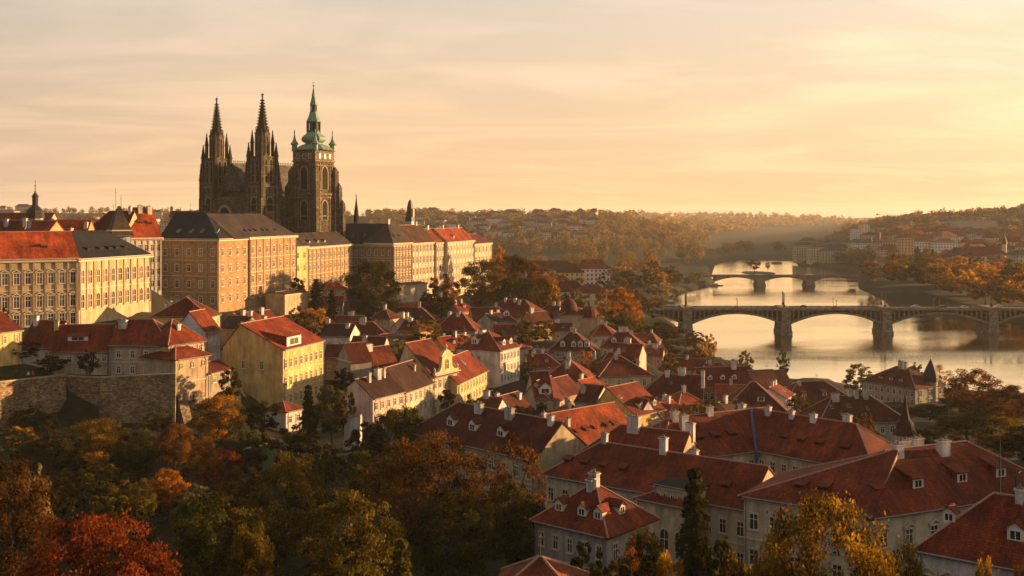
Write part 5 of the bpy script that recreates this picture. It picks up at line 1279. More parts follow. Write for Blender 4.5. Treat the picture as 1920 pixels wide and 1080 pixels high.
def quads(P_, N_, S_, rng, asp=.62):
    """one leaf-shaped quad per point"""
    n = len(P_); r = rng.normal(size=(n, 3)); t = np.cross(N_, r); t /= np.linalg.norm(t, axis=1)[:, None] + 1e-9; b = np.cross(N_, t)
    b /= np.linalg.norm(b, axis=1)[:, None] + 1e-9; s = S_[:, None]
    V = np.stack([P_ - t * s, P_ - b * s * asp, P_ + t * s, P_ + b * s * asp], 1)
    return V.reshape(-1, 3), np.arange(n * 4).reshape(n, 4)


def leaf_mesh(name, P_, N_, S_, tone, warm, rng):
    V, Q = quads(P_, N_, S_, rng); me = bpy.data.meshes.new(name); np_mesh(me, V, Q, smooth=False)
    ca_ = me.color_attributes.new('tone', 'FLOAT_COLOR', 'POINT')
    c = np.stack([tone, warm, tone, np.ones_like(tone)], -1).repeat(4, 0).astype(np.float32); ca_.data.foreach_set('color', c.ravel())
    me.materials.append(None); return me


def unit(v): return v / (np.linalg.norm(v, axis=-1, keepdims=True) + 1e-9)


def crown(seed, nleaf, ls, nclump=60, kind='round'):
    """unit tree: height 1, crown about .8 wide; returns crown mesh and the clump centres for the limbs"""
    rng = np.random.default_rng(seed)
    if kind == 'cone':
        lv = 13; pts, nr = [], []
        per = nleaf // (lv * 8)
        for i in range(lv):
            z = .1 + .88 * i / lv; rad = .26 * (1 - (z - .05)) ** .85 * rng.uniform(.85, 1.1)
            for k in range(8):
                a = 2 * math.pi * k / 8 + rng.uniform(0, .7); l = rad * rng.uniform(.75, 1.15); t = rng.uniform(.05, 1, per) ** .7
                p = np.stack([np.cos(a) * l * t, np.sin(a) * l * t, z + .02 - .09 * t * (l / .2) + .0 * t], -1)
                p += rng.normal(size=p.shape) * np.array([.014, .014, .010]) ; pts.append(p); nr.append(unit(np.stack([np.cos(a) * np.ones(per) * .4, np.sin(a) * np.ones(per) * .4, np.ones(per)], -1) + rng.normal(size=(per, 3)) * .5))
        P_ = np.concatenate(pts); N_ = np.concatenate(nr); n = len(P_)
        return leaf_mesh('crown', P_, N_, ls * rng.uniform(.6, 1.3, n), rng.uniform(.5, .9, n), rng.random(n) ** 3, rng), []
    if kind == 'poplar': rad = np.array([.10, .10, .47]); cen = np.array([0, 0, .53])
    elif kind == 'wide': rad = np.array([.46, .46, .33]); cen = np.array([0, 0, .66])
    else: rad = np.array([.38, .38, .37]); cen = np.array([0, 0, .62])
    dirs = unit(rng.normal(size=(nclump, 3))); lob = unit(rng.normal(size=(6, 3)))
    bump = 1 + .22 * np.max(dirs @ lob.T, 1) - .14
    rr = rng.random(nclump) ** (1 / 4.5)
    C = cen + dirs * rad * (rr * bump)[:, None]; C = C[C[:, 2] > .2]
    nc = len(C); cr = rng.uniform(.038, .085, nc) * (1.0 if kind != 'poplar' else .55); ct = rng.uniform(.25, 1.25, nc); cw = rng.random(nc)
    k = rng.choice(nc, nleaf, p=cr ** 2 / (cr ** 2).sum())
    d = unit(rng.normal(size=(nleaf, 3))); q = rng.random(nleaf) ** .42
    off = d * (cr[k] * q)[:, None] * np.array([1.15, 1.15, .8])
    P_ = C[k] + off
    stray = rng.random(nleaf) < .07; P_[stray] += rng.normal(size=(stray.sum(), 3)) * .03
    N_ = unit(d * .8 + rng.normal(size=(nleaf, 3)) * .65 + np.array([0, 0, .35]))
    tone = np.clip(ct[k] * rng.uniform(.5, 1.35, nleaf), .12, 1.6); warm = np.clip(cw[k] * .7 + rng.random(nleaf) * .4 - .2, 0, 1)
    return leaf_mesh('crown', P_, N_, ls * rng.uniform(.55, 1.35, nleaf), tone, warm, rng), C


def trunk(C, seed, kind='round'):
    rng = random.Random(seed); mb = MB(); top = .62 if kind in ('round', 'wide') else .95
    pts = [(0, 0, -.06)]; 
    for i in range(1, 6): pts.append((rng.uniform(-.012, .012) * i, rng.uniform(-.012, .012) * i, top * i / 5))
    r = [.026, .021, .018, .014, .010, .004] if kind in ('round', 'wide') else [.016, .014, .012, .009, .006, .002]
    mb.tube(pts, r, 7)
    if len(C):
        idx_ = rng.sample(range(len(C)), min(14, len(C)))
        for i in idx_:
            c = C[i]; k = rng.choice([2, 3, 4]); a = np.array(pts[k]); 
            if a[2] > c[2] - .02: a = np.array(pts[2])
            m = (a + c) / 2 + np.array([0, 0, -.03]); mb.tube([a, m, c * .97 + a * .03], [.009, .006, .002], 5)
    return mb.build('trunk', [BARK], mesh_only=True)


TREE = {}


def variants(key, n, nleaf, ls, kind='round', nclump=60):
    L = []
    for i in range(n):
        s = hash_(key) + i * 7; me, C = crown(s, nleaf, ls, nclump, kind); L.append((me, trunk(C, s, kind)))
    TREE[key] = L


def hash_(s): return sum((i + 3) * ord(c) for i, c in enumerate(s)) % 9973


variants('near', 7, 17000, .0115, 'round', 150); variants('wide', 3, 24000, .0095, 'wide', 200)
variants('mid', 5, 4200, .022, 'round', 60); variants('sparse', 2, 3800, .014, 'round', 70)
variants('far', 5, 900, .042, 'round', 34); variants('cone', 2, 7000, .022, 'cone'); variants('poplar', 2, 2200, .022, 'poplar', 60); variants('bush', 3, 2500, .03, 'wide', 40)
TN = [0]


def tree(kind, col, px, ytop, D, wpx, label, cat='tree', group=None, name='tree', base=None, parts=True):
    x, y = W(px, D); zb_ = gz(x, y) - .15 if base is None else base; h = max(Z(ytop, D) - zb_, 2.0); wid = wpx * D / F
    L = TREE[kind]; cm, tm = L[TN[0] % len(L)]; TN[0] += 1
    uw = {'wide': .98, 'bush': .98, 'cone': .46, 'poplar': .24}.get(kind, .82); s = wid / uw
    rz = (TN[0] * 2.399) % 6.283
    m = leaf_mat(col, LEAFC[col])
    if not parts:
        o = bpy.data.objects.new(name, cm); COL.objects.link(o); o.location = (x, y, zb_); o.rotation_euler = (0, 0, rz); o.scale = (s, s, h)
        o.material_slots[0].link = 'OBJECT'; o.material_slots[0].material = m
        return tag(o, label, cat, group)
    root = empty(name, (x, y, zb_), label, cat, group)
    for nm, dm in (('trunk', tm), ('crown', cm)):
        o = link(nm, dm, root, (0, 0, 0), rz); o.scale = (s, s, h)
        if nm == 'crown': o.material_slots[0].link = 'OBJECT'; o.material_slots[0].material = m
    return root


T_ = [
    # garden slope
    ('near', 'gold', 185, 786, 198, 118, 'golden yellow tree just below the big stone wall'),
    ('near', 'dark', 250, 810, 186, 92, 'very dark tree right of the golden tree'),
    ('near', 'rust', 327, 793, 196, 74, 'rust red tree right below the end of the stone wall'),
    ('near', 'orange', 384, 822, 186, 66, 'light orange tree between two rusty trees'),
    ('near', 'red', 420, 846, 179, 78, 'red brown bushy tree at the edge of the green lawn'),
    ('near', 'orange', 316, 880, 166, 74, 'brightest orange tree in the middle of the garden'),
    ('near', 'olive', 262, 900, 158, 60, 'small olive tree left of the brightest orange tree'),
    ('sparse', 'pale', 370, 908, 165, 60, 'pale dry leaved bush behind the dark round tree'),
    ('near', 'brown', 8, 850, 118, 185, 'dark thin leaved tree with pale twigs at the left edge'),
    ('sparse', 'pale', 72, 880, 122, 52, 'pale leaved small tree beside the dark left edge tree'),
    ('wide', 'red', 178, 968, 95, 300, 'broad deep red maple filling the bottom left corner'),
    ('near', 'green', 398, 930, 108, 215, 'big round dark green tree right of the red maple'),
    ('near', 'olive', 540, 852, 140, 150, 'tall olive tree right of the green lawn'),
    ('near', 'olive', 660, 920, 112, 190, 'olive gold tree with lit top in the lower middle'),
    ('near', 'olive', 470, 985, 104, 110, 'dim olive tree squeezed between round green and olive gold trees'),
    ('cone', 'olive', 752, 998, 100, 90, 'feathery conifer at the bottom left of the dark big tree'),
    ('wide', 'brown', 800, 816, 142, 230, 'huge dark tree with orange lit top in front of the dark roofed house'),
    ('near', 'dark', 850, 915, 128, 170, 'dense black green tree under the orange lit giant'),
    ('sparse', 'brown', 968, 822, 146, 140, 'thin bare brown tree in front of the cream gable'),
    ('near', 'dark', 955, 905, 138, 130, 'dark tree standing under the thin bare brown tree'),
    ('near', 'green', 690, 850, 160, 110, 'green tree behind the olive gold tree'),
    ('near', 'orange', 415, 742, 206, 96, 'orange lit tree at the foot of the corner tower'),
    ('cone', 'dark', 578, 716, 214, 44, 'dark pointed cypress in front of the tall yellow house'),
    ('mid', 'green', 622, 724, 213, 70, 'drooping green willow next to the dark cypress'),
    ('mid', 'dark', 648, 728, 216, 40, 'dark narrow tree right of the drooping willow'),
    ('mid', 'dark', 430, 692, 226, 46, 'dark ivy clad tree beside the beige side wall'),
    ('mid', 'dark', 492, 748, 212, 70, 'dark round tree left of the low white garden house'),
    ('near', 'olive', 728, 768, 202, 90, 'sun rimmed green tree in front of the pink end house'),
    ('near', 'green', 768, 762, 206, 66, 'bright green tree in front of the cream row house'),
    ('mid', 'dark', 690, 790, 196, 80, 'dark bush like tree below the white garden wall'),
    ('mid', 'dark', 545, 800, 190, 80, 'dark tree below the low white garden house'),
    ('mid', 'green', 470, 800, 190, 70, 'low green tree left of the hedge above the lawn'),
    ('mid', 'dark', 40, 640, 223, 70, 'dark tree on the terrace under the yellow gable'),
    ('mid', 'dark', 96, 668, 223.5, 64, 'dark spreading shrub tree in the middle of the terrace'),
    ('mid', 'dark', 168, 656, 223.5, 42, 'dark round tree against the low cream house'),
    ('mid', 'dark', 5, 580, 228, 40, 'dark tree top at the left edge beside the pale palace'),
    # bottom right
    ('cone', 'dark', 1302, 862, 118, 100, 'tall dark spruce in front of the long front wing'),
    ('near', 'dark', 1215, 985, 108, 90, 'dark tree at the foot of the spruce'),
    ('sparse', 'rust', 1185, 1010, 106, 80, 'thin bare shrub tree in front of the small grey corner house'),
    ('wide', 'goldgreen', 1560, 948, 72, 300, 'large golden green tree with sunlit leaves at the bottom right'),
    ('near', 'goldgreen', 1450, 1010, 74, 130, 'olive tree merging into the left of the large golden tree'),
    ('near', 'yellow', 1258, 1042, 82, 80, 'small yellow tree at the bottom edge under the spruce'),
    ('near', 'gold', 1848, 1045, 66, 60, 'narrow golden tree top in front of the white corner house'),
    ('near', 'gold', 1915, 1052, 66, 60, 'golden tree top at the bottom right corner'),
    ('near', 'olive', 1700, 1010, 74, 110, 'olive tree right of the large golden tree'),
    # right side, towards the river
    ('mid', 'olive', 1612, 684, 370, 62, 'single dark green tree left of the grey villa'),
    ('sparse', 'gold', 1762, 686, 372, 54, 'pale gold tree directly behind the onion dome'),
    ('near', 'rust', 1832, 692, 300, 116, 'tall backlit tree with orange crown right of the villa'),
    ('near', 'brown', 1895, 724, 290, 90, 'backlit orange brown tree at the right edge by the water'),
    ('near', 'olive', 1880, 782, 240, 110, 'olive tree with lit top right of the pointed turret'),
    ('near', 'dark', 1812, 770, 262, 120, 'dark broad tree between the villa and the olive tree'),
    ('near', 'dark', 1745, 758, 300, 80, 'dark tree right below the grey villa'),
    ('near', 'dark', 1760, 800, 230, 100, 'dark tree behind the big white ridge chimney'),
    ('near', 'dark', 1930, 800, 232, 120, 'dark tree cut by the right edge behind the cream building'),
    ('near', 'brown', 1850, 745, 282, 100, 'brown tree behind the olive tree at the right'),
    # town
    ('mid', 'olive', 800, 603, 332, 78, 'green garden tree above the baroque gable'),
    ('mid', 'dark', 836, 612, 336, 40, 'dark tree left of the tent shaped roof'),
    ('mid', 'olive', 985, 601, 366, 74, 'olive tree in front of the yellow house with square dormer'),
    ('mid', 'brown', 1022, 600, 380, 46, 'brown tree left of the fortress like house'),
    ('cone', 'dark', 998, 652, 326, 48, 'dark conifer right of the free standing white house'),
    ('mid', 'orange', 1098, 660, 318, 44, 'small orange bush tree on the wide red roof corner'),
    ('mid', 'gold', 590, 572, 352, 66, 'sunlit golden tree below the square palace'),
    ('mid', 'olive', 560, 574, 356, 40, 'small green tree left of the sunlit golden tree'),
    ('mid', 'olive', 1215, 652, 400, 50, 'green tree right of the yellow round dormer house'),
    ('mid', 'orange', 1318, 752, 262, 54, 'rusty tree in the courtyard of the ochre house'),
    ('mid', 'brown', 1285, 760, 258, 40, 'brown bush tree left of the rusty courtyard tree'),
    ('mid', 'olive', 1495, 738, 292, 52, 'green brown tree left of the long maroon roof'),
    ('mid', 'olive', 1378, 752, 300, 30, 'small olive tree between ochre house and tent roof'),
    ('mid', 'dark', 668, 660, 292, 24, 'small dark tree in a back yard by the bare stone gable'),
    ('mid', 'dark', 640, 690, 268, 50, 'dark yard tree below the ochre house'),
    # castle slope
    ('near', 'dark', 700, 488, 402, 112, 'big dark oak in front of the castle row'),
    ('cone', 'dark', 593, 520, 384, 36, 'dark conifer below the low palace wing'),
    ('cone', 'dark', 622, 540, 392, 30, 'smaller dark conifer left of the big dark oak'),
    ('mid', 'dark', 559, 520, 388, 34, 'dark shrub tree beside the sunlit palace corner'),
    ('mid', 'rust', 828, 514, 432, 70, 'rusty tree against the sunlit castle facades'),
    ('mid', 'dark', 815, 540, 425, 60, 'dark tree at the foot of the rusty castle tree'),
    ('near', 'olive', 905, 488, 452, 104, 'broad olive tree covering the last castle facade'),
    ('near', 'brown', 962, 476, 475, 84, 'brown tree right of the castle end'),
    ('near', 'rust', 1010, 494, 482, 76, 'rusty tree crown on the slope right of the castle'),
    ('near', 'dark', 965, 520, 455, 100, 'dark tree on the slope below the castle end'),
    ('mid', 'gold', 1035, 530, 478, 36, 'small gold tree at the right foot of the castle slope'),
    ('mid', 'olive', 870, 417, 590, 48, 'olive tree top showing above the castle roofs'),
    ('mid', 'orange', 935, 462, 520, 44, 'orange tree directly behind the last castle building'),
    # towards the near bridge
    ('near', 'orange', 1172, 540, 492, 66, 'bright orange tree near the left bridge end'),
    ('mid', 'gold', 1135, 538, 505, 40, 'gold tree left of the bright orange bridge tree'),
    ('mid', 'dark', 1152, 582, 462, 56, 'dark tree in front of the bright orange bridge tree'),
    ('mid', 'olive', 1188, 588, 470, 40, 'olive tree right of the dark tree by the bridge'),
    ('mid', 'dark', 1236, 604, 468, 56, 'dark tree below the left bridge end'),
    ('mid', 'brown', 1262, 612, 474, 50, 'brown tree hiding the foot of the leftmost bridge pier'),
    ('mid', 'brown', 1304, 620, 480, 38, 'brown tree on the small quay by the water'),
    ('mid', 'orange', 1330, 628, 484, 30, 'orange red tree at the tip of the small quay'),
    ('mid', 'olive', 1208, 606, 520, 50, 'olive tree at the water edge under the left bridge end'),
    ('mid', 'brown', 1285, 640, 452, 44, 'brown tree behind the low quay roof'),
    ('mid', 'dark', 1252, 648, 430, 46, 'dark tree above the low slanting quay roof'),
    ('mid', 'dark', 1180, 622, 420, 44, 'dark tree behind the yellow round dormer house'),
    ('mid', 'olive', 1080, 545, 520, 44, 'olive tree left of the gold bridge tree'),
    ('mid', 'brown', 1222, 560, 600, 46, 'brown tree just behind the left bridge end'),
    ('mid', 'dark', 1228, 664, 418, 40, 'dark tree left of the low slanting quay roof'),
    ('mid', 'brown', 1296, 656, 428, 38, 'brown tree right behind the low slanting quay roof'),
    ('mid', 'olive', 1332, 668, 414, 30, 'small olive tree at the quay edge'),
    ('mid', 'olive', 1258, 634, 455, 40, 'olive tree on the bank slope above the quay roof'),
    ('mid', 'dark', 1208, 630, 455, 40, 'dark tree beside the small peach bridge house'),
    ('mid', 'brown', 1170, 655, 372, 34, 'brown tree in front of the yellow round dormer house'),
    ('near', 'dark', 1800, 735, 330, 80, 'dark tree at the shore right of the villa turret'),
    ('near', 'brown', 1868, 742, 322, 80, 'brown tree at the shore under the tall backlit trees'),
    ('near', 'olive', 1925, 745, 315, 80, 'olive tree at the shore cut by the right edge'),
    ('near', 'dark', 1700, 770, 318, 60, 'dark tree in the villa garden left of the pointed turret'),
    ('mid', 'gold', 1232, 502, 840, 40, 'small yellow round tree on the left bank behind the bridge'),
    ('mid', 'pale', 1240, 530, 760, 52, 'pale grey willow on the left bank behind the bridge'),
]
for a in T_: tree(*a)
def garden_fill():
    r = random.Random(21); spots = []; n = 0; t = 0
    cn = {'gold': 'golden', 'rust': 'rusty', 'dark': 'dark', 'olive': 'olive', 'brown': 'brown', 'orange': 'orange', 'green': 'dark green'}
    while n < 40 and t < 3000:
        t += 1; D = r.uniform(128, 211); px = r.uniform(-20, 760); x, y = W(px, D)
        if 425 < px < 575 and 184 < D: continue
        if any(math.hypot(x - a, y - b) < 4.2 for a, b in spots): continue
        spots.append((x, y)); c = r.choice(['dark', 'dark', 'green', 'green', 'olive', 'gold', 'olive', 'dark', 'brown']); zb_ = gz(x, y) - .2; h = r.uniform(3.5, 8.0) * (1.0 if D < 190 else .75)
        near_ = 'just under the terrace wall' if D > 195 else 'in the thicket between the wall and the lawn' if D > 165 and px < 430 else 'in the thicket around the stone garden walls' if D > 165 else 'between the big foreground trees'
        tree('mid', c, px, YH + (HC - zb_ - h) / D * F, D, h * r.uniform(.8, 1.15) * F / D, f'{cn[c]} small tree ' + near_, group='small trees of the garden thicket', base=zb_); n += 1
garden_fill()
def town_trees():
    r = random.Random(44); foot = []
    for H in HOUSES:
        for g in H['wings']:
            L = np.linalg.norm(g['P1'] - g['P0']); foot.append(((g['P0'] + g['P1']) / 2 - g['n'] * g['w'] / 2, g['d'], g['n'], L / 2, g['w'] / 2))
    n = t = 0; cn = {'gold': 'golden', 'dark': 'dark green', 'olive': 'olive', 'green': 'green', 'brown': 'brown'}
    while n < 34 and t < 6000:
        t += 1; px = r.uniform(610, 1720); D = r.uniform(225, 430); p = v2(W(px, D)); rr = r.uniform(1.6, 2.6)
        if any(abs((p - c) @ d) < a + rr and abs((p - c) @ m_) < b + rr for c, d, m_, a, b in foot): continue
        if float(river_sd(np.array([p[0]]), np.array([p[1]]))[0]) < 6: continue
        zb_ = gz(*p) - .2; h = r.uniform(6, 11); c = r.choice(['dark', 'green', 'olive', 'green', 'gold', 'brown', 'olive'])
        zone_ = 'in a yard above the sunlit row' if px < 860 else 'in a yard near the river roofs' if D > 300 and px > 1130 else 'between the middle roofs of the old town' if px < 1250 else 'behind the courtyard roofs'
        tree('mid', c, px, YH + (HC - zb_ - h) / D * F, D, 2 * rr * 1.25 * F / D, f'{cn[c]} small tree ' + zone_, group='small trees in the town yards', base=zb_); n += 1
town_trees()
# left wooded bank and park: two rows of individual crowns
rng = random.Random(11)
def scatter(n, pxa, pxb, Da, Db, cols, hgt, label, group, kind='far', keep=None, parts=False, wid=(.7, 1.05)):
    k = 0; tries = 0
    while k < n and tries < n * 30:
        tries += 1
        D = Da + (Db - Da) * rng.random(); px = rng.uniform(pxa, pxb); x, y = W(px, D)
        if keep and not keep(px, D): continue
        if float(river_sd(np.array([x]), np.array([y]))[0]) < 7: continue
        zb_ = gz(x, y) - .2; h = rng.uniform(*hgt); c = rng.choice(cols)
        tree(kind, c, px, YH + (HC - zb_ - h) / D * F, D, h * rng.uniform(*wid) * F / D, label.format(c={'gold': 'golden', 'rust': 'rusty', 'dark': 'dark', 'olive': 'olive', 'brown': 'brown', 'orange': 'orange', 'green': 'green', 'yellow': 'yellow', 'pale': 'pale'}[c]), group=group, base=zb_, parts=parts); k += 1
scatter(36, 1040, 1345, 690, 1000, ['brown', 'olive', 'olive', 'dark', 'brown', 'rust', 'gold'], (13, 20), '{c} tree in the park on the left river bank', 'trees of the left bank park')
scatter(12, 1225, 1342, 730, 990, ['olive', 'brown', 'gold', 'olive'], (8, 14), '{c} tree on the bare left shore between the two bridges', 'shore trees between the bridges', kind='mid')
scatter(14, 1125, 1215, 560, 700, ['brown', 'olive', 'gold', 'dark'], (9, 14), '{c} tree on the left bank just behind the nearer bridge', 'trees behind the left bridge end')
scatter(40, 1605, 1960, 680, 980, ['gold', 'gold', 'olive', 'orange', 'yellow', 'brown', 'gold', 'olive'], (18, 28), '{c} tree of the autumn grove on the right river bank', 'autumn grove on the right bank', keep=lambda px, D: D < 1010 - (px - 1605) * .35, kind='mid')
scatter(20, 1640, 1980, 640, 760, ['gold', 'olive', 'gold', 'orange'], (12, 18), '{c} smaller tree at the water edge of the right bank', 'water edge trees of the right bank', kind='mid')
for px, D, t_ in ((1720, 1010, 458), (1735, 1015, 466), (1748, 1010, 464)):
    tree('poplar', 'dark', px, t_, D, 11, {1720: 'tallest leftmost of three dark poplars above the autumn grove', 1735: 'middle of three dark poplars above the autumn grove', 1748: 'rightmost of three dark poplars above the autumn grove'}[px], group='three dark poplars')
for px, D, yt in ((1415, 1190, 487), (1440, 1220, 490)): tree('mid', 'dark', px, yt, D, 26 if px < 1430 else 10, 'dark tree on the river islet ' + ('with round crown' if px < 1430 else 'with narrow crown'), base=0.2)
mb = MB(); c = v2(W(1422, 1195)); mb.prism([(c[0] + 17 * math.cos(a), c[1] + 30 * math.sin(a)) for a in np.linspace(0, 6.283, 14)[:-1]], -2, .5); tag(mb.build('islet_ground', [flat('bank_soil', (.06, .045, .03), .95)]), kind='structure')
# shrubs of the garden slope
for i, (px, y, D, wd, col) in enumerate(((40, 800, 205, 70, 'gold'), (110, 812, 202, 90, 'olive'), (60, 842, 190, 80, 'dark'), (130, 858, 184, 90, 'dark'), (160, 905, 165, 110, 'dark'), (100, 925, 150, 100, 'dark'), (215, 930, 150, 90, 'olive'), (250, 960, 140, 90, 'dark'), (470, 838, 186, 70, 'dark'), (560, 832, 184, 80, 'dark'), (610, 836, 182, 70, 'green'), (690, 835, 180, 90, 'dark'), (740, 850, 178, 80, 'olive'), (20, 770, 209, 50, 'olive'), (90, 775, 209, 40, 'dark'), (200, 792, 209, 50, 'olive'),
                                         (1100, 1020, 112, 70, 'dark'), (1340, 1000, 110, 100, 'dark'), (1385, 1040, 100, 90, 'olive'), (1160, 1050, 100, 90, 'dark'), (660, 610, 395, 30, 'dark'), (560, 600, 352, 40, 'olive'), (530, 596, 350, 30, 'dark'), (1080, 560, 500, 36, 'olive'), (1060, 552, 510, 30, 'brown'))):
    tree('bush', col, px, y, D, wd, f"{dict(gold='golden', olive='olive', dark='dark', green='green', brown='brown')[col]} leafy shrub " + ('on the garden slope below the terrace wall' if D < 215 and px < 450 else 'in the garden around the stone walls' if px < 800 and D < 215 else 'around the spruce and the grey corner house' if D < 150 else 'on the slope under the castle'), 'shrub', 'garden shrubs', 'shrub')


# ======================================================================= FAR TOWN
rng = random.Random(5)
FW = {k: plaster(v, dirt=.2) for k, v in WALLC.items()}
FARN = [0]
WORD = {'cream': 'cream', 'white': 'whitish', 'grey': 'grey', 'beige': 'beige', 'pink': 'pinkish', 'peach': 'orange', 'yellow': 'yellow', 'ochre': 'ochre', 'dusty': 'brown', 'old': 'tan',
        'red': 'red', 'bright': 'bright red', 'dark': 'dark red', 'brown': 'brown', 'slate': 'dark grey', 'brownslate': 'grey brown', 'rust': 'rust red'}


def far_house(px, D, wid, dep, h, rise, rot, wc, rc, label, group, base=None, name='distant_house', cat='house'):
    c = v2(W(px, D)); zb_ = gz(*c) if base is None else base; d = np.array((math.cos(rot), math.sin(rot))); n = np.array((d[1], -d[0]))
    mb = MB(); mb.box(c, d, wid, dep, zb_ - 3, zb_ + h, 0)
    rows = max(1, int(h / 3.4))
    for face, ln, nn, tt in ((n, wid, dep / 2, d), (d, dep, wid / 2, -n), (-d, dep, wid / 2, n)):
        k = max(2, int(ln / 3.2))
        for r_ in range(rows):
            for i in range(k):
                p = c + face * (nn + .04) + tt * (ln * ((i + .5) / k - .5)); z = zb_ + h - 2.6 - r_ * 3.3
                mb.poly([(*(p - tt * .6), z), (*(p + tt * .6), z), (*(p + tt * .6), z + 1.7), (*(p - tt * .6), z + 1.7)], 1)
    o = mb.build(name, [FW[wc], PANE], None, (c[0], c[1], zb_)); tag(o, label, cat, group)
    rb = MB(); ze = zb_ + h; f = lambda a, b, z: (*(c + d * a + n * b), z); W2, D2 = wid / 2 + .4, dep / 2 + .4; hip = dep * .45
    if rise > .5:
        rb.slab([[f(-W2, D2, ze), f(W2, D2, ze), f(W2 - hip, 0, ze + rise), f(-W2 + hip, 0, ze + rise)], [f(W2, -D2, ze), f(-W2, -D2, ze), f(-W2 + hip, 0, ze + rise), f(W2 - hip, 0, ze + rise)],
                 [f(W2, D2, ze), f(W2, -D2, ze), f(W2 - hip, 0, ze + rise)], [f(-W2, -D2, ze), f(-W2, D2, ze), f(-W2 + hip, 0, ze + rise)]], .3)
    else: rb.box(c, d, wid + .4, dep + .4, ze, ze + .5)
    rb.build('roof', [roofm(rc)], o)
    return o
FH = 0
def zone(n, pxa, pxb, Da, Db, wr, dr, hr, rr, walls, roofs, label, group, rot=0.0, keep=None, mind=1.0):
    done = []; tries = 0
    while len(done) < n and tries < n * 40:
        tries += 1; D = rng.uniform(Da, Db); px = rng.uniform(pxa, pxb); x, y = W(px, D); wd, dp = rng.uniform(*wr), rng.uniform(*dr)
        if keep and not keep(px, D): continue
        if any(math.hypot(x - a, y - b) < (wd + c) * .55 * mind for a, b, c in done): continue
        if float(river_sd(np.array([x]), np.array([y]))[0]) < 16: continue
        done.append((x, y, wd)); wc, rc = rng.choice(walls), rng.choice(roofs); h = rng.uniform(*hr)
        far_house(px, D, wd, dp, h, rng.uniform(*rr), rot + rng.uniform(-.35, .35), wc, rc, label.format(w=WORD[wc], r=WORD[rc]), group)
HB = lambda px: 0
zone(26, 945, 1075, 620, 900, (11, 22), (9, 13), (6, 10), (3, 4.5), ['white', 'cream', 'grey', 'pink', 'beige'], ['red', 'dark', 'rust', 'brown'], '{w} house with {r} roof in the quarter beyond the castle end', 'houses beyond the castle end')
zone(12, 1040, 1130, 540, 640, (10, 18), (8, 12), (5, 8), (3, 4.5), ['white', 'cream', 'grey', 'beige'], ['red', 'dark', 'rust'], '{w} house with {r} roof behind the two domes', 'houses behind the two domes')
for (px, D, wd, dp, h, r_, wc, rc, lab) in ((1045, 800, 38, 16, 15, 6, 'yellow', 'dark', 'large pale yellow house with long dark red roof beyond the castle end'), (1010, 790, 22, 14, 14, 2, 'cream', 'dark', 'cream flat topped house left of the large pale yellow house'), (972, 800, 20, 12, 13, 4, 'white', 'dark', 'white house with gabled front at the left of the far quarter'), (1110, 860, 26, 14, 16, 7, 'white', 'red', 'white house with tall bright hipped roof above the park'), (1008, 850, 60, 16, 17, 5, 'beige', 'dark', 'long dark red roof stretching behind the cream flat topped house')):
    far_house(px, D, wd, dp, h, r_, rng.uniform(-.1, .25), wc, rc, lab, None, name='town_house')
zone(60, 780, 1130, 1650, 2150, (14, 30), (10, 14), (10, 17), (2, 5), ['white', 'cream', 'grey', 'pink', 'beige'], ['brown', 'red', 'brownslate'], 'tiny {w} house with {r} roof on the hazy left hillside', 'houses on the left hillside')
zone(46, -40, 380, 1300, 2150, (14, 34), (12, 18), (8, 15), (2, 5), ['white', 'cream', 'grey', 'pink', 'beige'], ['brown', 'red', 'brownslate', 'rust'], 'tiny {w} house with {r} roof on the plateau behind the castle', 'houses on the far plateau')
zone(70, 1600, 1960, 1500, 1900, (12, 24), (10, 14), (7, 12), (2.5, 5), ['white', 'cream', 'grey', 'pink', 'beige'], ['brown', 'red', 'rust'], 'tiny {w} house with {r} roof on the wooded right hill', 'houses on the right hill')
zone(26, 1480, 1640, 1330, 1520, (20, 38), (14, 18), (14, 23), (3, 5), ['white', 'cream', 'grey', 'beige'], ['brown', 'brownslate', 'slate'], 'tall {w} block with {r} roof on the far embankment', 'embankment blocks', mind=.8)
zone(110, 1640, 1990, 1060, 1560, (14, 30), (11, 16), (9, 15), (4, 6.5), ['cream', 'grey', 'beige', 'pink', 'white'], ['red', 'bright', 'rust', 'dark'], '{w} house with {r} roof in the dense town on the right bank', 'dense town on the right bank', keep=lambda px, D: D > 1000 + (1900 - px) * .5, mind=.75)
for (px, D, wd, dp, h, r_, wc, rc, lab) in ((1838, 985, 46, 20, 22, 8, 'cream', 'red', 'large cream palace with red hipped roof above the autumn grove'), (1795, 1000, 22, 18, 20, 9, 'beige', 'slate', 'beige corner palace with a steep slate roof'), (1890, 930, 26, 18, 24, 2, 'grey', 'slate', 'grey stone palace with flat roof right of the red hipped palace'), (1925, 905, 30, 18, 26, 4, 'cream', 'slate', 'tall cream palace at the right edge above the grove'), (1697, 1180, 14, 12, 30, .3, 'peach', 'rust', 'tall orange brick block left of the three poplars'), (1722, 1200, 32, 16, 24, .3, 'white', 'brownslate', 'long pale modern block behind the three poplars'), (1768, 1190, 26, 16, 24, .3, 'white', 'brownslate', 'pale modern block right of the three poplars'), (1668, 1260, 40, 16, 20, 3, 'beige', 'brown', 'low brown block left of the orange brick block'), (1603, 1480, 10, 10, 38, .3, 'white', 'brown', 'left one of two pale tower blocks under the right hill'), (1620, 1500, 12, 12, 40, .3, 'pink', 'brown', 'right one of two tower blocks under the right hill'), (1825, 1560, 60, 20, 26, .3, 'grey', 'brownslate', 'big boxy grey hall on the slope of the right hill')):
    far_house(px, D, wd, dp, h, r_, rng.uniform(-.1, .2), wc, rc, lab, None, name='town_block', cat='building')
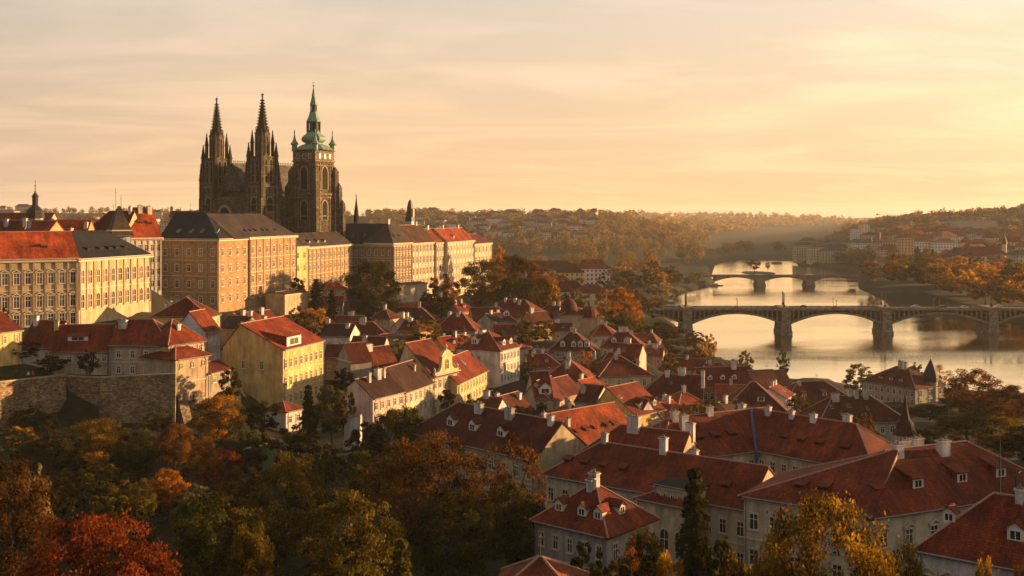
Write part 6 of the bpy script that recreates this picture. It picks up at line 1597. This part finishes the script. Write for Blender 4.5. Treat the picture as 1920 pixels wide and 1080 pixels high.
spire_tower('dark domed church tower rising from the dense right bank town', 1883, 1150, 4, [('tower_shaft', [(4.2, 500), (4.2, 458)], FW['cream']), ('dome', [(5, 458), (5, 452), (3.5, 449), (2.6, 446), (1, 442), (.3, 436)], BLK)], None, None)
spire_tower('thin dark spire among the embankment blocks, left one', 1633, 1290, 4, [('tower_shaft', [(2.4, 505), (2.4, 455)], FW['dusty']), ('spire', [(2.6, 455), (2.0, 449), (.4, 442)], BLK)], None, None)
spire_tower('tall pale chimney shaft among the embankment blocks', 1650, 1330, 4, [('tower_shaft', [(1.6, 500), (1.2, 436)], FW['white']), ('spire', [(1.4, 440), (.3, 437)], BLK)], None, None, name='chimney_tower')
spire_tower('white slim tower on the hazy left hillside', 930, 2000, 40, [('tower_shaft', [(2.2, 420), (2.2, 401)], FW['white']), ('cap', [(2.4, 401), (.3, 399)], FW['grey'])], None, None)

# ---- woods of the far hills: one mass of crowns
def woods(name, n, pxa, pxb, Da, Db, hr, cols, label, seed, per=80, minz=10):
    r = np.random.default_rng(seed); px = r.uniform(pxa, pxb, n * 3); D = np.sqrt(r.uniform(Da ** 2, Db ** 2, n * 3)); X = (px - 960) / F * D
    z = ground(X, D); ok = (z > minz) & (river_sd(X, D) > 20); X, D, z = X[ok][:n], D[ok][:n], z[ok][:n]; n = len(X)
    h = r.uniform(*hr, n) * r.choice([.6, .85, 1, 1, 1.25], n); c = np.stack([X, D, z + h * .55], -1)
    d = unit(r.normal(size=(n, per, 3))); q = r.random((n, per, 1)) ** .4; P_ = c[:, None] + d * q * np.stack([h * .46, h * .46, h * .48], -1)[:, None]
    N_ = unit(d + r.normal(size=d.shape) * .5 + np.array([0, 0, .3])); tone = (r.uniform(.62, 1.1, (n, 1)) * r.uniform(.85, 1.1, (n, per))); warm = np.broadcast_to(r.random((n, 1)) ** 2, (n, per))
    S = (h[:, None] * .115 * (80 / per) ** .42 * r.uniform(.7, 1.3, (n, per)))
    me = leaf_mesh(name, P_.reshape(-1, 3), N_.reshape(-1, 3), S.reshape(-1), tone.reshape(-1), warm.reshape(-1).copy(), r); me.materials[0] = leaf_mat(*cols)
    tag(link(name, me), label, None, None, 'stuff')
woods('woods', 1350, 690, 1420, 1350, 2260, (10, 17), ('hazed_hillwood', (0.10, 0.070, 0.034)), 'hazy autumn woods covering the left hill', 3)  # hill woods: leaf colour lightened to stand in for distance haze
woods('woods', 1150, 1470, 2050, 1480, 1960, (9, 16), ('hazed_hillwood', (0.10, 0.070, 0.034)), 'hazy woods covering the right hill', 4)
woods('woods', 500, -60, 700, 1300, 2200, (9, 14), ('hazed_hillwood', (0.10, 0.070, 0.034)), 'hazy trees between the plateau houses', 5)
woods('woods', 1500, 1080, 1700, 2300, 5700, (14, 26), ('hazed_farwood', (0.15, 0.11, 0.06)), 'woods on the farthest pale ridges', 6, per=40)  # paler leaf colour, with the haze of the far ridges painted in

woods('woods', 34, 1000, 1350, 1000, 1500, (13, 20), ('bankwood', (0.085, 0.058, 0.018)), 'hazy trees lining the left bank beyond the park', 7, per=420, minz=2)
woods('woods', 16, 1330, 1490, 1600, 1900, (12, 18), ('bankwood', (0.085, 0.058, 0.018)), 'hazy trees closing the river beyond the farthest bridge', 8, per=300, minz=2)
woods('woods', 40, 1470, 1640, 1180, 1480, (11, 17), ('bankwood', (0.085, 0.058, 0.018)), 'hazy trees on the right bank beyond the second bridge', 12, per=380, minz=2)
# ---- low undergrowth on the garden slope
def undergrowth():
    r = np.random.default_rng(9); n = 26000; px = r.uniform(-40, 1010, n); D = r.uniform(95, 216, n); X = (px - 960) / F * D
    z = ground(X, D); P_ = np.stack([X, D, z + r.random(n) ** 2 * 1.1], -1); N_ = unit(r.normal(size=(n, 3)) * .6 + np.array([0, 0, 1.])); cl = np.sin(X * .35) * np.cos(D * .3) + r.normal(size=n) * .4
    k = (cl > -.1) & ~((np.abs(X - W(485, 198)[0]) < 6) & (np.abs(D - 198) < 6)); P_, N_ = P_[k], N_[k]; n = len(P_)
    me = leaf_mesh('undergrowth', P_, N_, r.uniform(.16, .4, n), r.uniform(.5, 1, n), r.random(n) ** 2, r); me.materials[0] = leaf_mat('undergrowth', (0.05, 0.04, 0.012))
    tag(link('undergrowth', me), 'low tangled undergrowth on the garden slope', None, None, 'stuff')
undergrowth()
# lawn
px_, D_ = 485, 198; c = v2(W(px_, D_)); V = []
xs_ = np.linspace(-8, 9, 14); ys_ = np.linspace(-9, 8, 14); XX, YY = np.meshgrid(c[0] + xs_, c[1] + ys_); ZZ = ground(XX, YY) + .12
me = bpy.data.meshes.new('lawn'); k = np.arange(196).reshape(14, 14); LQ = np.stack([k[:-1, :-1], k[:-1, 1:], k[1:, 1:], k[1:, :-1]], -1)
uu, vv = np.meshgrid(np.linspace(-1, 1, 13), np.linspace(-1, 1, 13)); keep_ = uu ** 2 + vv ** 2 * (1 + .3 * np.sin(3 * uu)) < 1.05 + .25 * np.sin(5 * uu + 2 * vv)
np_mesh(me, np.stack([XX, YY, ZZ], -1).reshape(-1, 3), LQ[keep_])
me.materials.append(flat('mown_grass', (0.020, 0.034, 0.007), .95, noise=.7, scale=.9)); tag(link('lawn', me), kind='structure')

# ======================================================================= HAZE
mb = MB(); mb.box((0, 5900), (1, 0), 17400, 13000, -4.0, 136.0)
m = bpy.data.materials.new('haze'); m.use_nodes = True; nt = m.node_tree; nt.nodes.remove(nt.nodes['Principled BSDF'])
pv = nt.nodes.new('ShaderNodeVolumePrincipled'); pv.inputs['Color'].default_value = (0.96, 0.92, 0.85, 1); pv.inputs['Density'].default_value = 0.00005; pv.inputs['Anisotropy'].default_value = 0.1
nt.links.new(pv.outputs[0], nt.nodes['Material Output'].inputs['Volume'])
tag(mb.build('haze', [m]), kind='stuff')

# ======================================================================= PEOPLE AND PARKED CARS
def person(px, D, top, leg, pose, label):
    """one skinned body: pelvis first; standing on the terrace"""
    x, y = W(px, D); z = gz(x, y)
    P_ = [(0, 0, .95), (0, .0, 1.2), (0, .01, 1.42), (0, .01, 1.52), (0, -.01, 1.64), (0, -.01, 1.74),
          (.18, 0, 1.42), (.23, -.05 * pose, 1.14), (.22, -.16 * pose, .92), (-.18, 0, 1.42), (-.23, .04, 1.14), (-.23, -.06, .9),
          (.09, 0, .9), (.10, -.03 * pose, .5), (.10, .03 * pose, .08), (.10, -.12, .04), (-.09, 0, .9), (-.10, .06 * pose, .5), (-.10, .1 * pose, .08), (-.10, -.06, .04)]
    E_ = [(0, 1), (1, 2), (2, 3), (3, 4), (4, 5), (2, 6), (6, 7), (7, 8), (2, 9), (9, 10), (10, 11), (0, 12), (12, 13), (13, 14), (14, 15), (0, 16), (16, 17), (17, 18), (18, 19)]
    R_ = [.15, .14, .15, .06, .1, .075, .07, .05, .035, .07, .05, .035, .095, .065, .045, .04, .095, .065, .045, .04]
    me = bpy.data.meshes.new('person'); me.from_pydata(P_, E_, []); me.update()
    o = link('person', me, None, (x, y, z), .4 * pose); sk_ = o.modifiers.new('skin', 'SKIN')
    for i, r in enumerate(R_): me.skin_vertices[0].data[i].radius = (r, r)
    me.skin_vertices[0].data[0].use_root = True
    sb = o.modifiers.new('smooth', 'SUBSURF'); sb.levels = 1; sb.render_levels = 1
    m, t, b = mat_base('clothing'); g = t.n('TexCoord'); s_ = t.n('SeparateXYZ'); t.l(g.outputs['Object'], s_.inputs[0])
    c = t.ramp(t.math('DIVIDE', s_.outputs['Z'], 1.8), [(0.0, leg), (0.53, top), (0.85, (.35, .2, .14)), (0.94, (.05, .03, .02))]); 
    c.node.color_ramp.interpolation = 'CONSTANT'; t.l(c, b.inputs['Base Color']); b.inputs['Roughness'].default_value = .9; me.materials.append(m)
    tag(o, label, 'person', 'people on the garden terrace')
person(53, 217.5, (.5, .45, .42), (.03, .03, .04), 1, 'person in a white top standing by the terrace wall')
person(30, 216, (.03, .03, .035), (.02, .02, .025), -1, 'person in dark clothes near the left end of the terrace wall')
person(62, 218.5, (.35, .05, .04), (.03, .03, .04), -1, 'person in a red top walking on the terrace')
for px, D, rz_, c_, lab in ((972, 127, .5, (.02, .022, .03), 'dark car parked in the shade left of the small grey corner house'), (985, 119, .6, (.16, .2, .28), 'bluish car parked nearest to the coarse tiled corner roof')):
    x, y = W(px, D); car(x, y, gz(x, y), rz_, c_, lab, 'parked cars')
